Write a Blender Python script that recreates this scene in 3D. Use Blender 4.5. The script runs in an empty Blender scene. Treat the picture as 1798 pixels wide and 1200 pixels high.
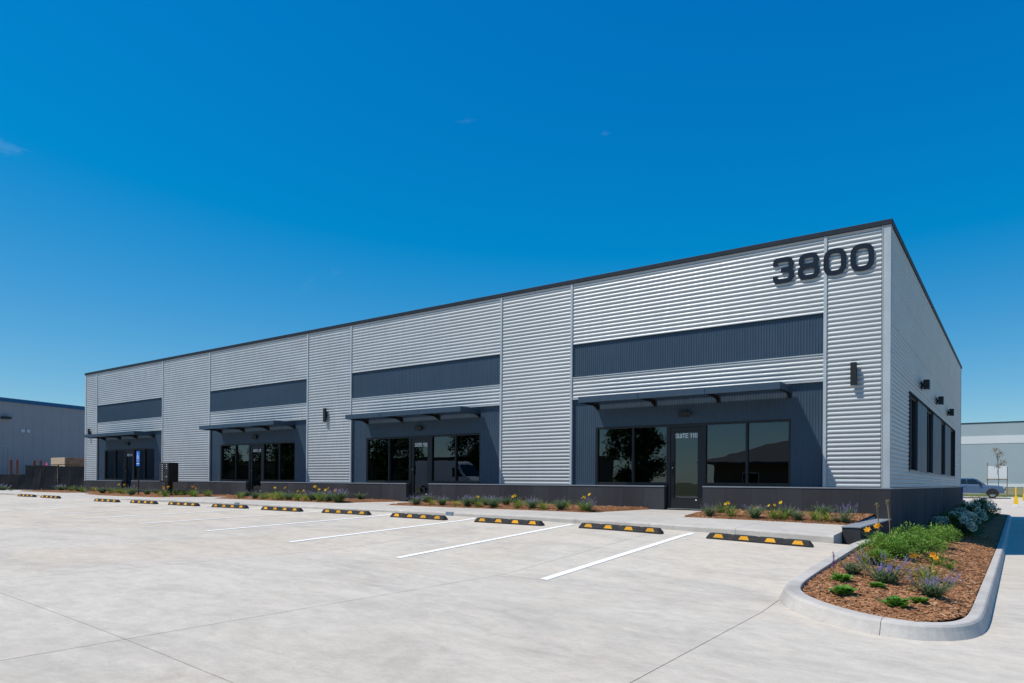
import bpy, math, random
import numpy as np
from mathutils import Vector, Matrix, noise as mnoise

random.seed(7)
RNG = np.random.default_rng(11)
scene = bpy.context.scene
COL = scene.collection

# ------------------------------------------------------------------ camera
CAM = Vector((2.384, -17.879, 0.70))
cam_data = bpy.data.cameras.new('camera')
cam_data.sensor_width = 36.0
cam_data.lens = 1221.86 / 1798 * 36.0
cam_data.shift_y = (842.42 - 600) / 1798
cam_data.clip_start = 0.05
cam_data.clip_end = 6000
cam = bpy.data.objects.new('camera', cam_data)
COL.objects.link(cam)
cam.matrix_world = (Matrix.Translation(CAM) @ Matrix.Rotation(0.6286, 4, 'Z')
                    @ Matrix.Rotation(math.pi / 2 + 0.00337, 4, 'X') @ Matrix.Rotation(0.00723, 4, 'Z'))
scene.camera = cam

# ------------------------------------------------------------------ light
LIGHT_DIR = Vector((1.07, 1.0, -2.46)).normalized()      # the way sunlight travels
to_sun = -LIGHT_DIR
SUN_EL = math.asin(to_sun.z)
SUN_ROT = math.atan2(to_sun.x, to_sun.y)

world = bpy.data.worlds.new('World')
scene.world = world
world.use_nodes = True
wn, wl = world.node_tree.nodes, world.node_tree.links
wn.clear()
w_out = wn.new('ShaderNodeOutputWorld')
w_bg = wn.new('ShaderNodeBackground')
w_bg.inputs['Strength'].default_value = 0.14
sky = wn.new('ShaderNodeTexSky')
sky.sky_type = 'NISHITA'
sky.sun_disc = False
sky.sun_elevation = SUN_EL
sky.sun_rotation = SUN_ROT
sky.altitude = 300
sky.air_density = 1.0
sky.dust_density = 0.15
sky.ozone_density = 2.0
w_hs = wn.new('ShaderNodeHueSaturation')
w_hs.inputs['Saturation'].default_value = 1.5
w_hs.inputs['Value'].default_value = 1.0
w_gam = wn.new('ShaderNodeGamma')
w_gam.inputs['Gamma'].default_value = 0.66
wl.new(sky.outputs[0], w_gam.inputs['Color'])
wl.new(w_gam.outputs[0], w_hs.inputs['Color'])
# faint high wisps, the same all over the sky
w_tc = wn.new('ShaderNodeTexCoord')
w_map = wn.new('ShaderNodeMapping')
w_map.inputs['Scale'].default_value = (2.2, 3.4, 9.0)
w_map.inputs['Location'].default_value = (2.1, 0.4, 0.0)
w_map.inputs['Rotation'].default_value = (0.2, 0.1, 0.6)
w_noise = wn.new('ShaderNodeTexNoise')
w_noise.inputs['Scale'].default_value = 1.6
w_noise.inputs['Detail'].default_value = 7
w_noise.inputs['Roughness'].default_value = 0.62
w_noise.inputs['Distortion'].default_value = 0.5
w_ramp = wn.new('ShaderNodeMapRange')
w_ramp.inputs['From Min'].default_value = 0.645
w_ramp.inputs['From Max'].default_value = 0.92
w_ramp.inputs['To Max'].default_value = 0.22
w_mix = wn.new('ShaderNodeMix')
w_mix.data_type = 'RGBA'
w_mix.inputs[7].default_value = (5.2, 6.0, 6.8, 1)
wl.new(w_tc.outputs['Generated'], w_map.inputs['Vector'])
wl.new(w_map.outputs[0], w_noise.inputs['Vector'])
wl.new(w_noise.outputs['Fac'], w_ramp.inputs['Value'])
wl.new(w_ramp.outputs[0], w_mix.inputs[0])
w_tint = wn.new('ShaderNodeMix')
w_tint.data_type = 'RGBA'
w_tint.blend_type = 'MULTIPLY'
w_tint.inputs[0].default_value = 1.0
w_tint.inputs[7].default_value = (1.15, 1.36, 1.56, 1)
wl.new(w_hs.outputs[0], w_tint.inputs[6])
w_off = wn.new('ShaderNodeVectorMath')
w_off.operation = 'MULTIPLY_ADD'
w_off.inputs[1].default_value = (0.98, 0.90, 0.99)
w_off.inputs[2].default_value = (-0.80, -0.13, 0.0)
w_max = wn.new('ShaderNodeVectorMath')
w_max.operation = 'MAXIMUM'
w_max.inputs[1].default_value = (0.004, 0.02, 0.02)
wl.new(w_tint.outputs[2], w_off.inputs[0])
wl.new(w_off.outputs[0], w_max.inputs[0])
w_sep = wn.new('ShaderNodeSeparateXYZ'); w_cmb = wn.new('ShaderNodeCombineXYZ')
w_pow = wn.new('ShaderNodeMath'); w_pow.operation = 'POWER'; w_pow.inputs[1].default_value = 0.65
w_mul = wn.new('ShaderNodeMath'); w_mul.operation = 'MULTIPLY'; w_mul.inputs[1].default_value = 1.66
wl.new(w_max.outputs[0], w_sep.inputs[0])
wl.new(w_sep.outputs[2], w_pow.inputs[0]); wl.new(w_pow.outputs[0], w_mul.inputs[0])
wl.new(w_sep.outputs[0], w_cmb.inputs[0]); wl.new(w_sep.outputs[1], w_cmb.inputs[1]); wl.new(w_mul.outputs[0], w_cmb.inputs[2])
wl.new(w_cmb.outputs[0], w_mix.inputs[6])
wl.new(w_mix.outputs[2], w_bg.inputs['Color'])
wl.new(w_bg.outputs[0], w_out.inputs['Surface'])

sun_data = bpy.data.lights.new('sun', 'SUN')
sun_data.energy = 4.5
sun_data.angle = math.radians(0.53)
sun_data.color = (1.0, 0.94, 0.84)
sun = bpy.data.objects.new('sun', sun_data)
COL.objects.link(sun)
sun.rotation_euler = LIGHT_DIR.to_track_quat('-Z', 'Y').to_euler()
sun.location = (-20, -30, 40)

scene.view_settings.view_transform = 'Standard'
scene.view_settings.look = 'None'
scene.view_settings.exposure = 0.0
scene.view_settings.gamma = 1.0
scene.view_settings.use_curve_mapping = False
scene.cycles.max_bounces = 8
scene.cycles.transparent_max_bounces = 16
scene.cycles.use_denoising = True

# ------------------------------------------------------------------ materials
def new_mat(name):
    m = bpy.data.materials.new(name)
    m.use_nodes = True
    nt = m.node_tree
    return m, nt, nt.nodes, nt.links, nt.nodes['Principled BSDF']

def noise_node(nt, scale, detail=4, rough=0.55, coord='Object', stretch=None, rot=None, distortion=0):
    n = nt.nodes.new('ShaderNodeTexNoise')
    n.inputs['Scale'].default_value = scale
    n.inputs['Detail'].default_value = detail
    n.inputs['Roughness'].default_value = rough
    n.inputs['Distortion'].default_value = distortion
    if coord == 'World':
        src = nt.nodes.new('ShaderNodeNewGeometry').outputs['Position']
    else:
        src = nt.nodes.new('ShaderNodeTexCoord').outputs[coord]
    if stretch or rot:
        mp = nt.nodes.new('ShaderNodeMapping')
        if stretch: mp.inputs['Scale'].default_value = stretch
        if rot: mp.inputs['Rotation'].default_value = rot
        nt.links.new(src, mp.inputs['Vector'])
        src = mp.outputs[0]
    nt.links.new(src, n.inputs['Vector'])
    return n

def ramp(nt, src, stops):
    r = nt.nodes.new('ShaderNodeValToRGB')
    els = r.color_ramp.elements
    while len(els) < len(stops): els.new(0.5)
    for e, (p, c) in zip(els, stops):
        e.position = p
        e.color = (*c, 1) if len(c) == 3 else c
    nt.links.new(src, r.inputs['Fac'])
    return r.outputs['Color']

def mixc(nt, fac, a, b, mode='MIX'):
    m = nt.nodes.new('ShaderNodeMix')
    m.data_type = 'RGBA'
    m.blend_type = mode
    for i, v in ((0, fac), (6, a), (7, b)):
        if isinstance(v, (int, float)): m.inputs[i].default_value = v
        elif isinstance(v, tuple): m.inputs[i].default_value = (*v, 1) if len(v) == 3 else v
        else: nt.links.new(v, m.inputs[i])
    return m.outputs[2]

def bump(nt, bsdf, src, strength, dist):
    b = nt.nodes.new('ShaderNodeBump')
    b.inputs['Strength'].default_value = strength
    b.inputs['Distance'].default_value = dist
    nt.links.new(src, b.inputs['Height'])
    nt.links.new(b.outputs[0], bsdf.inputs['Normal'])

def plain(name, col, rough=0.6, metal=0.0, var=0.08, scale=6.0, spec=0.5, bumpy=0.0):
    m, nt, N, Lk, b = new_mat(name)
    n = noise_node(nt, scale, 5)
    lo = tuple(c * (1 - var) for c in col); hi = tuple(min(1, c * (1 + var)) for c in col)
    Lk.new(ramp(nt, n.outputs['Fac'], [(0.3, lo), (0.7, hi)]), b.inputs['Base Color'])
    b.inputs['Roughness'].default_value = rough
    b.inputs['Metallic'].default_value = metal
    b.inputs['Specular IOR Level'].default_value = spec
    if bumpy: bump(nt, b, noise_node(nt, scale * 12, 4).outputs['Fac'], bumpy, 0.004)
    return m

def concrete(name, base, warm, dark, per_obj=0.05, stain=0.5):
    m, nt, N, Lk, b = new_mat(name)
    n1 = noise_node(nt, 0.22, 6, 0.6, 'World', (1, 0.6, 1), (0, 0, 0.35), 0.4)
    n2 = noise_node(nt, 1.1, 6, 0.65, 'World', (0.65, 1.2, 1), (0, 0, 0.1))
    n3 = noise_node(nt, 45, 3, 0.7, 'World')
    n4 = noise_node(nt, 0.75, 5, 0.7, 'World', (0.5, 1.2, 1), (0, 0, -0.12), 0.8)
    n6 = noise_node(nt, 5.5, 7, 0.74, 'World', (0.75, 1.1, 1), (0, 0, 0.2), 0.3)
    n7 = noise_node(nt, 0.5, 7, 0.72, 'World', (0.8, 1.3, 1), (0, 0, 0.9), 1.4)
    vo = N.new('ShaderNodeTexVoronoi'); vo.inputs['Scale'].default_value = 0.55; vo.inputs['Randomness'].default_value = 1.0
    Lk.new(N.new('ShaderNodeNewGeometry').outputs['Position'], vo.inputs['Vector'])
    c = mixc(nt, ramp(nt, n1.outputs['Fac'], [(0.38, (0, 0, 0)), (0.68, (1, 1, 1))]), base, warm)
    c = mixc(nt, ramp(nt, n2.outputs['Fac'], [(0.35, (0.0, 0.0, 0.0)), (0.75, (0.42, 0.42, 0.42))]), c,
             tuple(min(1, v * 1.22) for v in base))
    c = mixc(nt, ramp(nt, n4.outputs['Fac'], [(0.51, (0, 0, 0)), (0.74, (stain,) * 3)]), c, dark)
    c = mixc(nt, 1.0, c, ramp(nt, n6.outputs['Fac'], [(0.28, (0.84, 0.84, 0.84)), (0.72, (1.10, 1.10, 1.10))]), 'MULTIPLY')
    c = mixc(nt, 1.0, c, ramp(nt, n7.outputs['Fac'], [(0.30, (0.86, 0.85, 0.84)), (0.46, (1.0, 1.0, 1.0)), (0.62, (1.05, 1.04, 1.03))]), 'MULTIPLY')
    c = mixc(nt, ramp(nt, vo.outputs['Distance'], [(0.012, (0.75, 0.75, 0.75)), (0.024, (0, 0, 0))]), c, (0.10, 0.09, 0.08))
    c = mixc(nt, 0.35, c, ramp(nt, n3.outputs['Fac'], [(0.3, (0.72, 0.72, 0.72)), (0.7, (1.0, 1.0, 1.0))]), 'MULTIPLY')
    if per_obj:
        oi = N.new('ShaderNodeObjectInfo')
        c = mixc(nt, 1.0, c, ramp(nt, oi.outputs['Random'], [(0, (1 - per_obj,) * 3), (1, (1.0,) * 3)]), 'MULTIPLY')
    Lk.new(c, b.inputs['Base Color'])
    b.inputs['Roughness'].default_value = 0.88
    b.inputs['Specular IOR Level'].default_value = 0.25
    bump(nt, b, n3.outputs['Fac'], 0.25, 0.004)
    return m

M = {}
M['lot'] = concrete('lot_concrete', (0.585, 0.535, 0.462), (0.575, 0.495, 0.40), (0.36, 0.34, 0.315))
M['walk'] = concrete('walk_concrete', (0.54, 0.505, 0.46), (0.545, 0.505, 0.455), (0.38, 0.355, 0.345), 0.08, 0.35)
M['curb'] = concrete('curb_concrete', (0.52, 0.49, 0.455), (0.52, 0.485, 0.44), (0.32, 0.30, 0.295), 0.08, 0.6)
M['paint'] = plain('line_paint', (0.90, 0.90, 0.89), 0.7, 0, 0.10, 20)
M['joint'] = plain('joint_filler', (0.05, 0.05, 0.05), 0.9)

def metal_panel(name, col, metal, rough, streak=0.10, spec=0.5):
    m, nt, N, Lk, b = new_mat(name)
    n = noise_node(nt, 0.9, 5, 0.6, 'World', (0.5, 0.5, 1.2))
    n2 = noise_node(nt, 7, 4, 0.6, 'World', (1, 1, 0.15))
    lo = tuple(c * (1 - streak) for c in col); hi = tuple(min(1, c * (1 + streak * 0.6)) for c in col)
    c = ramp(nt, n.outputs['Fac'], [(0.3, lo), (0.7, hi)])
    c = mixc(nt, 1.0, c, ramp(nt, n2.outputs['Fac'], [(0.35, (0.93,) * 3), (0.65, (1.0,) * 3)]), 'MULTIPLY')
    oi = N.new('ShaderNodeObjectInfo')
    c = mixc(nt, 1.0, c, ramp(nt, oi.outputs['Random'], [(0, (0.96,) * 3), (1, (1.0,) * 3)]), 'MULTIPLY')
    Lk.new(c, b.inputs['Base Color'])
    b.inputs['Metallic'].default_value = metal
    r = ramp(nt, n2.outputs['Fac'], [(0.3, (rough * 0.85,) * 3), (0.7, (min(1, rough * 1.2),) * 3)])
    Lk.new(r, b.inputs['Roughness'])
    b.inputs['Specular IOR Level'].default_value = spec
    return m
M['silver'] = metal_panel('silver_metal', (0.395, 0.425, 0.445), 0.15, 0.50, 0.08, 0.4)
for k_, v_ in (('Coat Weight', 0.25), ('Coat Roughness', 0.34), ('Coat IOR', 1.5)): M['silver'].node_tree.nodes['Principled BSDF'].inputs[k_].default_value = v_
M['silver_trim'] = metal_panel('silver_trim', (0.47, 0.51, 0.535), 0.12, 0.50)
M['slate'] = metal_panel('slate_metal', (0.039, 0.069, 0.107), 0.05, 0.48, 0.10, 0.35)
M['coping'] = metal_panel('coping_metal', (0.017, 0.024, 0.036), 0.1, 0.55, 0.10, 0.3)
M['frame'] = plain('dark_aluminium', (0.018, 0.019, 0.022), 0.42, 0.4, 0.1)
M['digit'] = plain('digit_paint', (0.008, 0.018, 0.034), 0.8, 0.0, 0.05, 6.0, 0.2)
M['black'] = plain('black_paint', (0.012, 0.012, 0.014), 0.5, 0.1, 0.1)
M['letter'] = plain('letter_vinyl', (0.88, 0.89, 0.90), 0.6)
M['steel'] = plain('steel', (0.5, 0.51, 0.52), 0.35, 0.9)
M['flash'] = plain('flashing', (0.26, 0.28, 0.31), 0.5, 0.1)
M['interior'] = plain('interior_wall', (0.42, 0.41, 0.39), 0.8)
M['carpet'] = plain('interior_floor', (0.10, 0.10, 0.10), 0.9)
M['core'] = plain('wall_core', (0.05, 0.05, 0.055), 0.9)
M['roof'] = plain('roof_membrane', (0.5, 0.5, 0.5), 0.9)

def wainscot_mat():
    m, nt, N, Lk, b = new_mat('dark_painted_concrete')
    n1 = noise_node(nt, 0.8, 6, 0.65, 'World', (1.5, 1.5, 0.5))
    n2 = noise_node(nt, 60, 3, 0.6, 'World')
    n3 = noise_node(nt, 8, 6, 0.75, 'World', (1, 1, 0.6))
    c = ramp(nt, n1.outputs['Fac'], [(0.3, (0.040, 0.041, 0.047)), (0.7, (0.058, 0.059, 0.066))])
    c = mixc(nt, ramp(nt, n3.outputs['Fac'], [(0.68, (0, 0, 0)), (0.76, (0.5, 0.5, 0.5))]), c, (0.16, 0.16, 0.16))
    oi = N.new('ShaderNodeObjectInfo')
    c = mixc(nt, 1.0, c, ramp(nt, oi.outputs['Random'], [(0, (0.86,) * 3), (1, (1.08,) * 3)]), 'MULTIPLY')
    Lk.new(c, b.inputs['Base Color'])
    b.inputs['Roughness'].default_value = 0.85
    b.inputs['Specular IOR Level'].default_value = 0.15
    bump(nt, b, n2.outputs['Fac'], 0.3, 0.003)
    return m
M['wains'] = wainscot_mat()

def glass_mat(name, tint, ior):
    m, nt, N, Lk, b = new_mat(name)
    N.remove(b)
    out = [n for n in N if n.type == 'OUTPUT_MATERIAL'][0]
    tr = N.new('ShaderNodeBsdfTransparent'); tr.inputs['Color'].default_value = (*tint, 1)
    gl = N.new('ShaderNodeBsdfGlossy'); gl.inputs['Roughness'].default_value = 0.0
    gl.inputs['Color'].default_value = (0.86, 0.93, 1.0, 1)
    fr = N.new('ShaderNodeFresnel'); fr.inputs['IOR'].default_value = ior
    wob = noise_node(nt, 1.3, 2, 0.5, 'World')
    bp = N.new('ShaderNodeBump'); bp.inputs['Strength'].default_value = 0.05; bp.inputs['Distance'].default_value = 0.02
    Lk.new(wob.outputs['Fac'], bp.inputs['Height']); Lk.new(bp.outputs[0], gl.inputs['Normal'])
    mx = N.new('ShaderNodeMixShader')
    Lk.new(fr.outputs[0], mx.inputs[0]); Lk.new(tr.outputs[0], mx.inputs[1]); Lk.new(gl.outputs[0], mx.inputs[2])
    Lk.new(mx.outputs[0], out.inputs['Surface'])
    return m
M['glass'] = glass_mat('tinted_glass', (0.30, 0.33, 0.34), 1.85)
M['carglass'] = plain('vehicle_glass', (0.01, 0.012, 0.015), 0.08, 0, 0.02, 3, 0.8)

def leaf_mat(name, cols, trans=0.35, rough=0.5):
    m, nt, N, Lk, b = new_mat(name)
    g = N.new('ShaderNodeNewGeometry')
    n = len(cols)
    c = ramp(nt, g.outputs['Random Per Island'], [(i / max(1, n - 1), cc) for i, cc in enumerate(cols)])
    Lk.new(c, b.inputs['Base Color'])
    b.inputs['Roughness'].default_value = rough
    b.inputs['Specular IOR Level'].default_value = 0.3
    out = [x for x in N if x.type == 'OUTPUT_MATERIAL'][0]
    t = N.new('ShaderNodeBsdfTranslucent'); Lk.new(c, t.inputs['Color'])
    mx = N.new('ShaderNodeMixShader'); mx.inputs[0].default_value = trans
    Lk.new(b.outputs[0], mx.inputs[1]); Lk.new(t.outputs[0], mx.inputs[2]); Lk.new(mx.outputs[0], out.inputs['Surface'])
    return m
M['lily'] = leaf_mat('lily_blades', [(0.10, 0.17, 0.03), (0.16, 0.25, 0.04), (0.26, 0.32, 0.06), (0.12, 0.2, 0.04)])
M['lily_dry'] = leaf_mat('lily_blades_yellowing', [(0.16, 0.22, 0.04), (0.36, 0.36, 0.06), (0.45, 0.40, 0.10)])
M['mint'] = leaf_mat('mint_leaves', [(0.11, 0.19, 0.08), (0.19, 0.28, 0.14), (0.25, 0.34, 0.18)])
M['shrub'] = leaf_mat('shrub_leaves', [(0.06, 0.15, 0.02), (0.16, 0.32, 0.045), (0.30, 0.47, 0.08), (0.10, 0.22, 0.035)])
M['hydra'] = leaf_mat('hydrangea_leaves', [(0.03, 0.09, 0.02), (0.06, 0.14, 0.03)])
M['rosette'] = leaf_mat('rosette_leaves', [(0.06, 0.17, 0.02), (0.11, 0.27, 0.03), (0.20, 0.36, 0.05)])
M['purple'] = leaf_mat('purple_florets', [(0.30, 0.25, 0.50), (0.38, 0.32, 0.60), (0.44, 0.40, 0.64)])
M['mauve'] = leaf_mat('mauve_florets', [(0.40, 0.30, 0.48), (0.48, 0.38, 0.52)])
M['magenta'] = leaf_mat('magenta_florets', [(0.38, 0.08, 0.42), (0.45, 0.14, 0.50)])
M['yellow'] = leaf_mat('yellow_petals', [(0.80, 0.50, 0.02), (0.85, 0.58, 0.03)], 0.3)
M['orange'] = leaf_mat('orange_petals', [(0.80, 0.34, 0.02), (0.82, 0.42, 0.03)], 0.3)
M['white_fl'] = leaf_mat('white_florets', [(0.66, 0.74, 0.60), (0.80, 0.84, 0.76)], 0.3)
M['drystalk'] = leaf_mat('dry_stalks', [(0.30, 0.22, 0.12), (0.38, 0.30, 0.16)], 0.1)
M['brownleaf'] = leaf_mat('brown_leaves', [(0.22, 0.10, 0.05), (0.30, 0.15, 0.07), (0.16, 0.14, 0.05)], 0.3)
M['treeleaf'] = leaf_mat('tree_leaves', [(0.03, 0.07, 0.015), (0.06, 0.12, 0.03), (0.08, 0.15, 0.03)], 0.25)
M['chips'] = leaf_mat('bark_chips', [(0.13, 0.055, 0.024), (0.31, 0.135, 0.058), (0.42, 0.215, 0.105), (0.23, 0.095, 0.04), (0.54, 0.33, 0.19)], 0.0, 0.85)
M['bark'] = plain('tree_bark', (0.09, 0.07, 0.055), 0.9, 0, 0.3, 20)
def rubber_mat(name, lo, hi, dust, amount):
    m, nt, N, Lk, b = new_mat(name)
    n1 = noise_node(nt, 7, 6, 0.7, 'World'); n2 = noise_node(nt, 28, 5, 0.7, 'World', (0.4, 1, 1))
    oi = N.new('ShaderNodeObjectInfo')
    c = ramp(nt, n1.outputs['Fac'], [(0.3, lo), (0.7, hi)])
    c = mixc(nt, ramp(nt, n2.outputs['Fac'], [(0.5, (0, 0, 0)), (0.75, (amount,) * 3)]), c, dust)
    c = mixc(nt, 1.0, c, ramp(nt, oi.outputs['Random'], [(0, (0.8,) * 3), (1, (1.15,) * 3)]), 'MULTIPLY')
    Lk.new(c, b.inputs['Base Color']); b.inputs['Roughness'].default_value = 0.75
    b.inputs['Specular IOR Level'].default_value = 0.35
    bump(nt, b, n2.outputs['Fac'], 0.25, 0.004)
    return m
M['rubber'] = rubber_mat('stop_rubber', (0.016, 0.016, 0.018), (0.03, 0.03, 0.031), (0.14, 0.13, 0.115), 0.35)
M['reflector'] = rubber_mat('stop_yellow', (0.70, 0.31, 0.008), (0.84, 0.40, 0.012), (0.35, 0.26, 0.12), 0.45)

def mulch_mat():
    m, nt, N, Lk, b = new_mat('mulch_bed')
    n1 = noise_node(nt, 42, 5, 0.75, 'World', (1, 2.2, 1), (0, 0, 0.5), 1.2)
    n2 = noise_node(nt, 1.5, 4, 0.6, 'World')
    c = ramp(nt, n1.outputs['Fac'], [(0.30, (0.07, 0.032, 0.016)), (0.48, (0.25, 0.115, 0.055)), (0.66, (0.42, 0.23, 0.125))])
    c = mixc(nt, 1.0, c, ramp(nt, n2.outputs['Fac'], [(0.3, (0.85,) * 3), (0.7, (1.1, 1.08, 1.05))]), 'MULTIPLY')
    Lk.new(c, b.inputs['Base Color'])
    b.inputs['Roughness'].default_value = 0.95
    b.inputs['Specular IOR Level'].default_value = 0.15
    bump(nt, b, n1.outputs['Fac'], 1.0, 0.03)
    return m
M['mulch'] = mulch_mat()

def grass_mat():
    m, nt, N, Lk, b = new_mat('dry_grass_ground')
    n1 = noise_node(nt, 3.0, 6, 0.7, 'World')
    n2 = noise_node(nt, 0.12, 5, 0.6, 'World')
    c = ramp(nt, n1.outputs['Fac'], [(0.3, (0.07, 0.09, 0.025)), (0.7, (0.16, 0.17, 0.06))])
    c = mixc(nt, ramp(nt, n2.outputs['Fac'], [(0.45, (0, 0, 0)), (0.6, (0.7, 0.7, 0.7))]), c, (0.24, 0.19, 0.12))
    Lk.new(c, b.inputs['Base Color'])
    b.inputs['Roughness'].default_value = 0.95
    bump(nt, b, n1.outputs['Fac'], 0.6, 0.05)
    return m
M['grass'] = grass_mat()
M['greywall'] = metal_panel('grey_siding', (0.25, 0.26, 0.28), 0.0, 0.7, 0.04)
M['bluetrim'] = plain('blue_roof_trim', (0.0, 0.075, 0.19), 0.5)
M['tilt'] = plain('grey_green_concrete', (0.37, 0.445, 0.475), 0.85, 0, 0.04, 0.3)
M['tiltwhite'] = plain('white_band_paint', (0.72, 0.73, 0.74), 0.8, 0, 0.03, 0.3)
M['screen'] = plain('black_screen_fabric', (0.012, 0.013, 0.016), 0.9, 0, 0.2, 3)
M['rust'] = plain('rusty_steel', (0.14, 0.045, 0.03), 0.85, 0, 0.3, 14)
M['wood'] = plain('raw_plywood', (0.46, 0.36, 0.25), 0.85, 0, 0.15, 5)
M['woodside'] = plain('weathered_wood', (0.22, 0.13, 0.08), 0.85, 0, 0.3, 4)
M['pink'] = plain('pink_marker', (0.75, 0.08, 0.28), 0.6)
M['blueplastic'] = plain('blue_plastic', (0.01, 0.06, 0.28), 0.5)
M['signblue'] = plain('sign_blue', (0.008, 0.15, 0.60), 0.5, 0, 0.04)
M['signwhite'] = plain('sign_white', (0.72, 0.73, 0.74), 0.6, 0, 0.05)
M['yellowpaint'] = plain('safety_yellow', (0.80, 0.50, 0.01), 0.55, 0, 0.08)
M['truckpaint'] = plain('slate_blue_car_paint', (0.075, 0.13, 0.225), 0.25, 0.2, 0.03, 3, 0.6)
M['vanpaint'] = plain('white_car_paint', (0.72, 0.73, 0.74), 0.3, 0, 0.03)
M['tyre'] = plain('tyre', (0.012, 0.012, 0.012), 0.85)
M['chrome'] = plain('bright_metal', (0.62, 0.62, 0.62), 0.25, 0.9)
M['lamp_red'] = plain('red_lens', (0.35, 0.02, 0.02), 0.3)
M['headlight'] = plain('clear_lens', (0.55, 0.57, 0.6), 0.15, 0.1)
M['shingle'] = plain('roof_shingle', (0.10, 0.095, 0.09), 0.9, 0, 0.25, 8)
M['brickwall'] = plain('brown_wall', (0.20, 0.13, 0.09), 0.9, 0, 0.2, 8)
M['drain'] = plain('galvanised_plate', (0.36, 0.44, 0.50), 0.45, 0.6, 0.1, 10)

# ------------------------------------------------------------------ mesh helpers
class MB:
    def __init__(self):
        self.v = []; self.f = []
    def add(self, verts, faces):
        o = len(self.v)
        self.v.extend([tuple(p) for p in verts])
        self.f.extend([tuple(i + o for i in fc) for fc in faces])
        return self
    def box(self, x0, x1, y0, y1, z0, z1):
        p = [(x0, y0, z0), (x1, y0, z0), (x1, y1, z0), (x0, y1, z0), (x0, y0, z1), (x1, y0, z1), (x1, y1, z1), (x0, y1, z1)]
        return self.add(p, [(0, 3, 2, 1), (4, 5, 6, 7), (0, 1, 5, 4), (1, 2, 6, 5), (2, 3, 7, 6), (3, 0, 4, 7)])
    def bbox(self, x0, x1, y0, y1, z0, z1, b=0.01):
        """box with chamfered vertical and horizontal edges"""
        pts = []
        for z, i in ((z0, b), (z0 + b, 0), (z1 - b, 0), (z1, b)):
            for cx, cy, sx, sy in ((x0, y0, 1, 1), (x1, y0, -1, 1), (x1, y1, -1, -1), (x0, y1, 1, -1)):
                order = [(b + i, i), (i, b + i)]
                if (sx, sy) in ((1, 1), (-1, -1)): order = order[::-1]
                for ox, oy in order: pts.append((cx + sx * ox, cy + sy * oy, z))
        o = len(self.v); self.v.extend(pts)
        for k in range(3):
            for i in range(8):
                j = (i + 1) % 8
                self.f.append((o + k * 8 + i, o + k * 8 + j, o + (k + 1) * 8 + j, o + (k + 1) * 8 + i))
        self.f.append(tuple(o + i for i in range(7, -1, -1)))
        self.f.append(tuple(o + 24 + i for i in range(8)))
        return self
    def prism(self, poly, y0, y1, axis='y'):
        n = len(poly)
        mk = {'y': lambda a, b, t: (a, t, b), 'x': lambda a, b, t: (t, a, b), 'z': lambda a, b, t: (a, b, t)}[axis]
        p = [mk(a, b, y0) for a, b in poly] + [mk(a, b, y1) for a, b in poly]
        fs = [tuple(range(n)), tuple(range(2 * n - 1, n - 1, -1))]
        for i in range(n):
            j = (i + 1) % n
            fs.append((i, i + n, j + n, j))
        return self.add(p, fs)
    def tube(self, path, r, n=8, cap=True):
        path = [Vector(p) for p in path]
        rs = r if isinstance(r, (list, tuple)) else [r] * len(path)
        o = len(self.v)
        for i, p in enumerate(path):
            a = path[max(i - 1, 0)]; b = path[min(i + 1, len(path) - 1)]
            d = (b - a).normalized()
            u = d.orthogonal().normalized() if i == 0 else (u - d * u.dot(d)).normalized()
            w = d.cross(u)
            for k in range(n):
                t = 2 * math.pi * k / n
                q = p + (u * math.cos(t) + w * math.sin(t)) * rs[i]
                self.v.append(tuple(q))
        for i in range(len(path) - 1):
            for k in range(n):
                k2 = (k + 1) % n
                self.f.append((o + i * n + k, o + i * n + k2, o + (i + 1) * n + k2, o + (i + 1) * n + k))
        if cap:
            self.f.append(tuple(o + k for k in range(n - 1, -1, -1)))
            e = o + (len(path) - 1) * n
            self.f.append(tuple(e + k for k in range(n)))
        return self
    def disc_y(self, cx, cz, y0, y1, r, n=24, r1=None):
        r1 = r if r1 is None else r1
        return self.tube([(cx, y0, cz), (cx, y1, cz)], [r, r1], n)
    def build(self, name, mat, parent=None, org=(0, 0, 0), smooth=False, loc=None):
        me = bpy.data.meshes.new(name)
        ox, oy, oz = org
        me.from_pydata([(x - ox, y - oy, z - oz) for x, y, z in self.v], [], self.f)
        me.materials.append(M[mat] if isinstance(mat, str) else mat)
        if smooth: me.polygons.foreach_set('use_smooth', [True] * len(me.polygons))
        me.update()
        ob = bpy.data.objects.new(name, me)
        COL.objects.link(ob)
        if parent is not None: ob.parent = parent
        if loc is not None: ob.location = loc
        return ob

def tag(o, label=None, cat=None, group=None, kind=None):
    if label: o['label'] = label
    if cat: o['category'] = cat
    if group: o['group'] = group
    if kind: o['kind'] = kind
    return o

def empty(name, loc=(0, 0, 0), rz=0.0):
    o = bpy.data.objects.new(name, None)
    o.empty_display_size = 0.2
    COL.objects.link(o)
    o.location = loc
    o.rotation_euler = (0, 0, rz)
    return o

def copy_tree(o, parent=None):
    c = o.copy(); COL.objects.link(c)
    if parent is not None: c.parent = parent
    for ch in [x for x in bpy.data.objects if x.parent == o]: copy_tree(ch, c)
    return c

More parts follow.
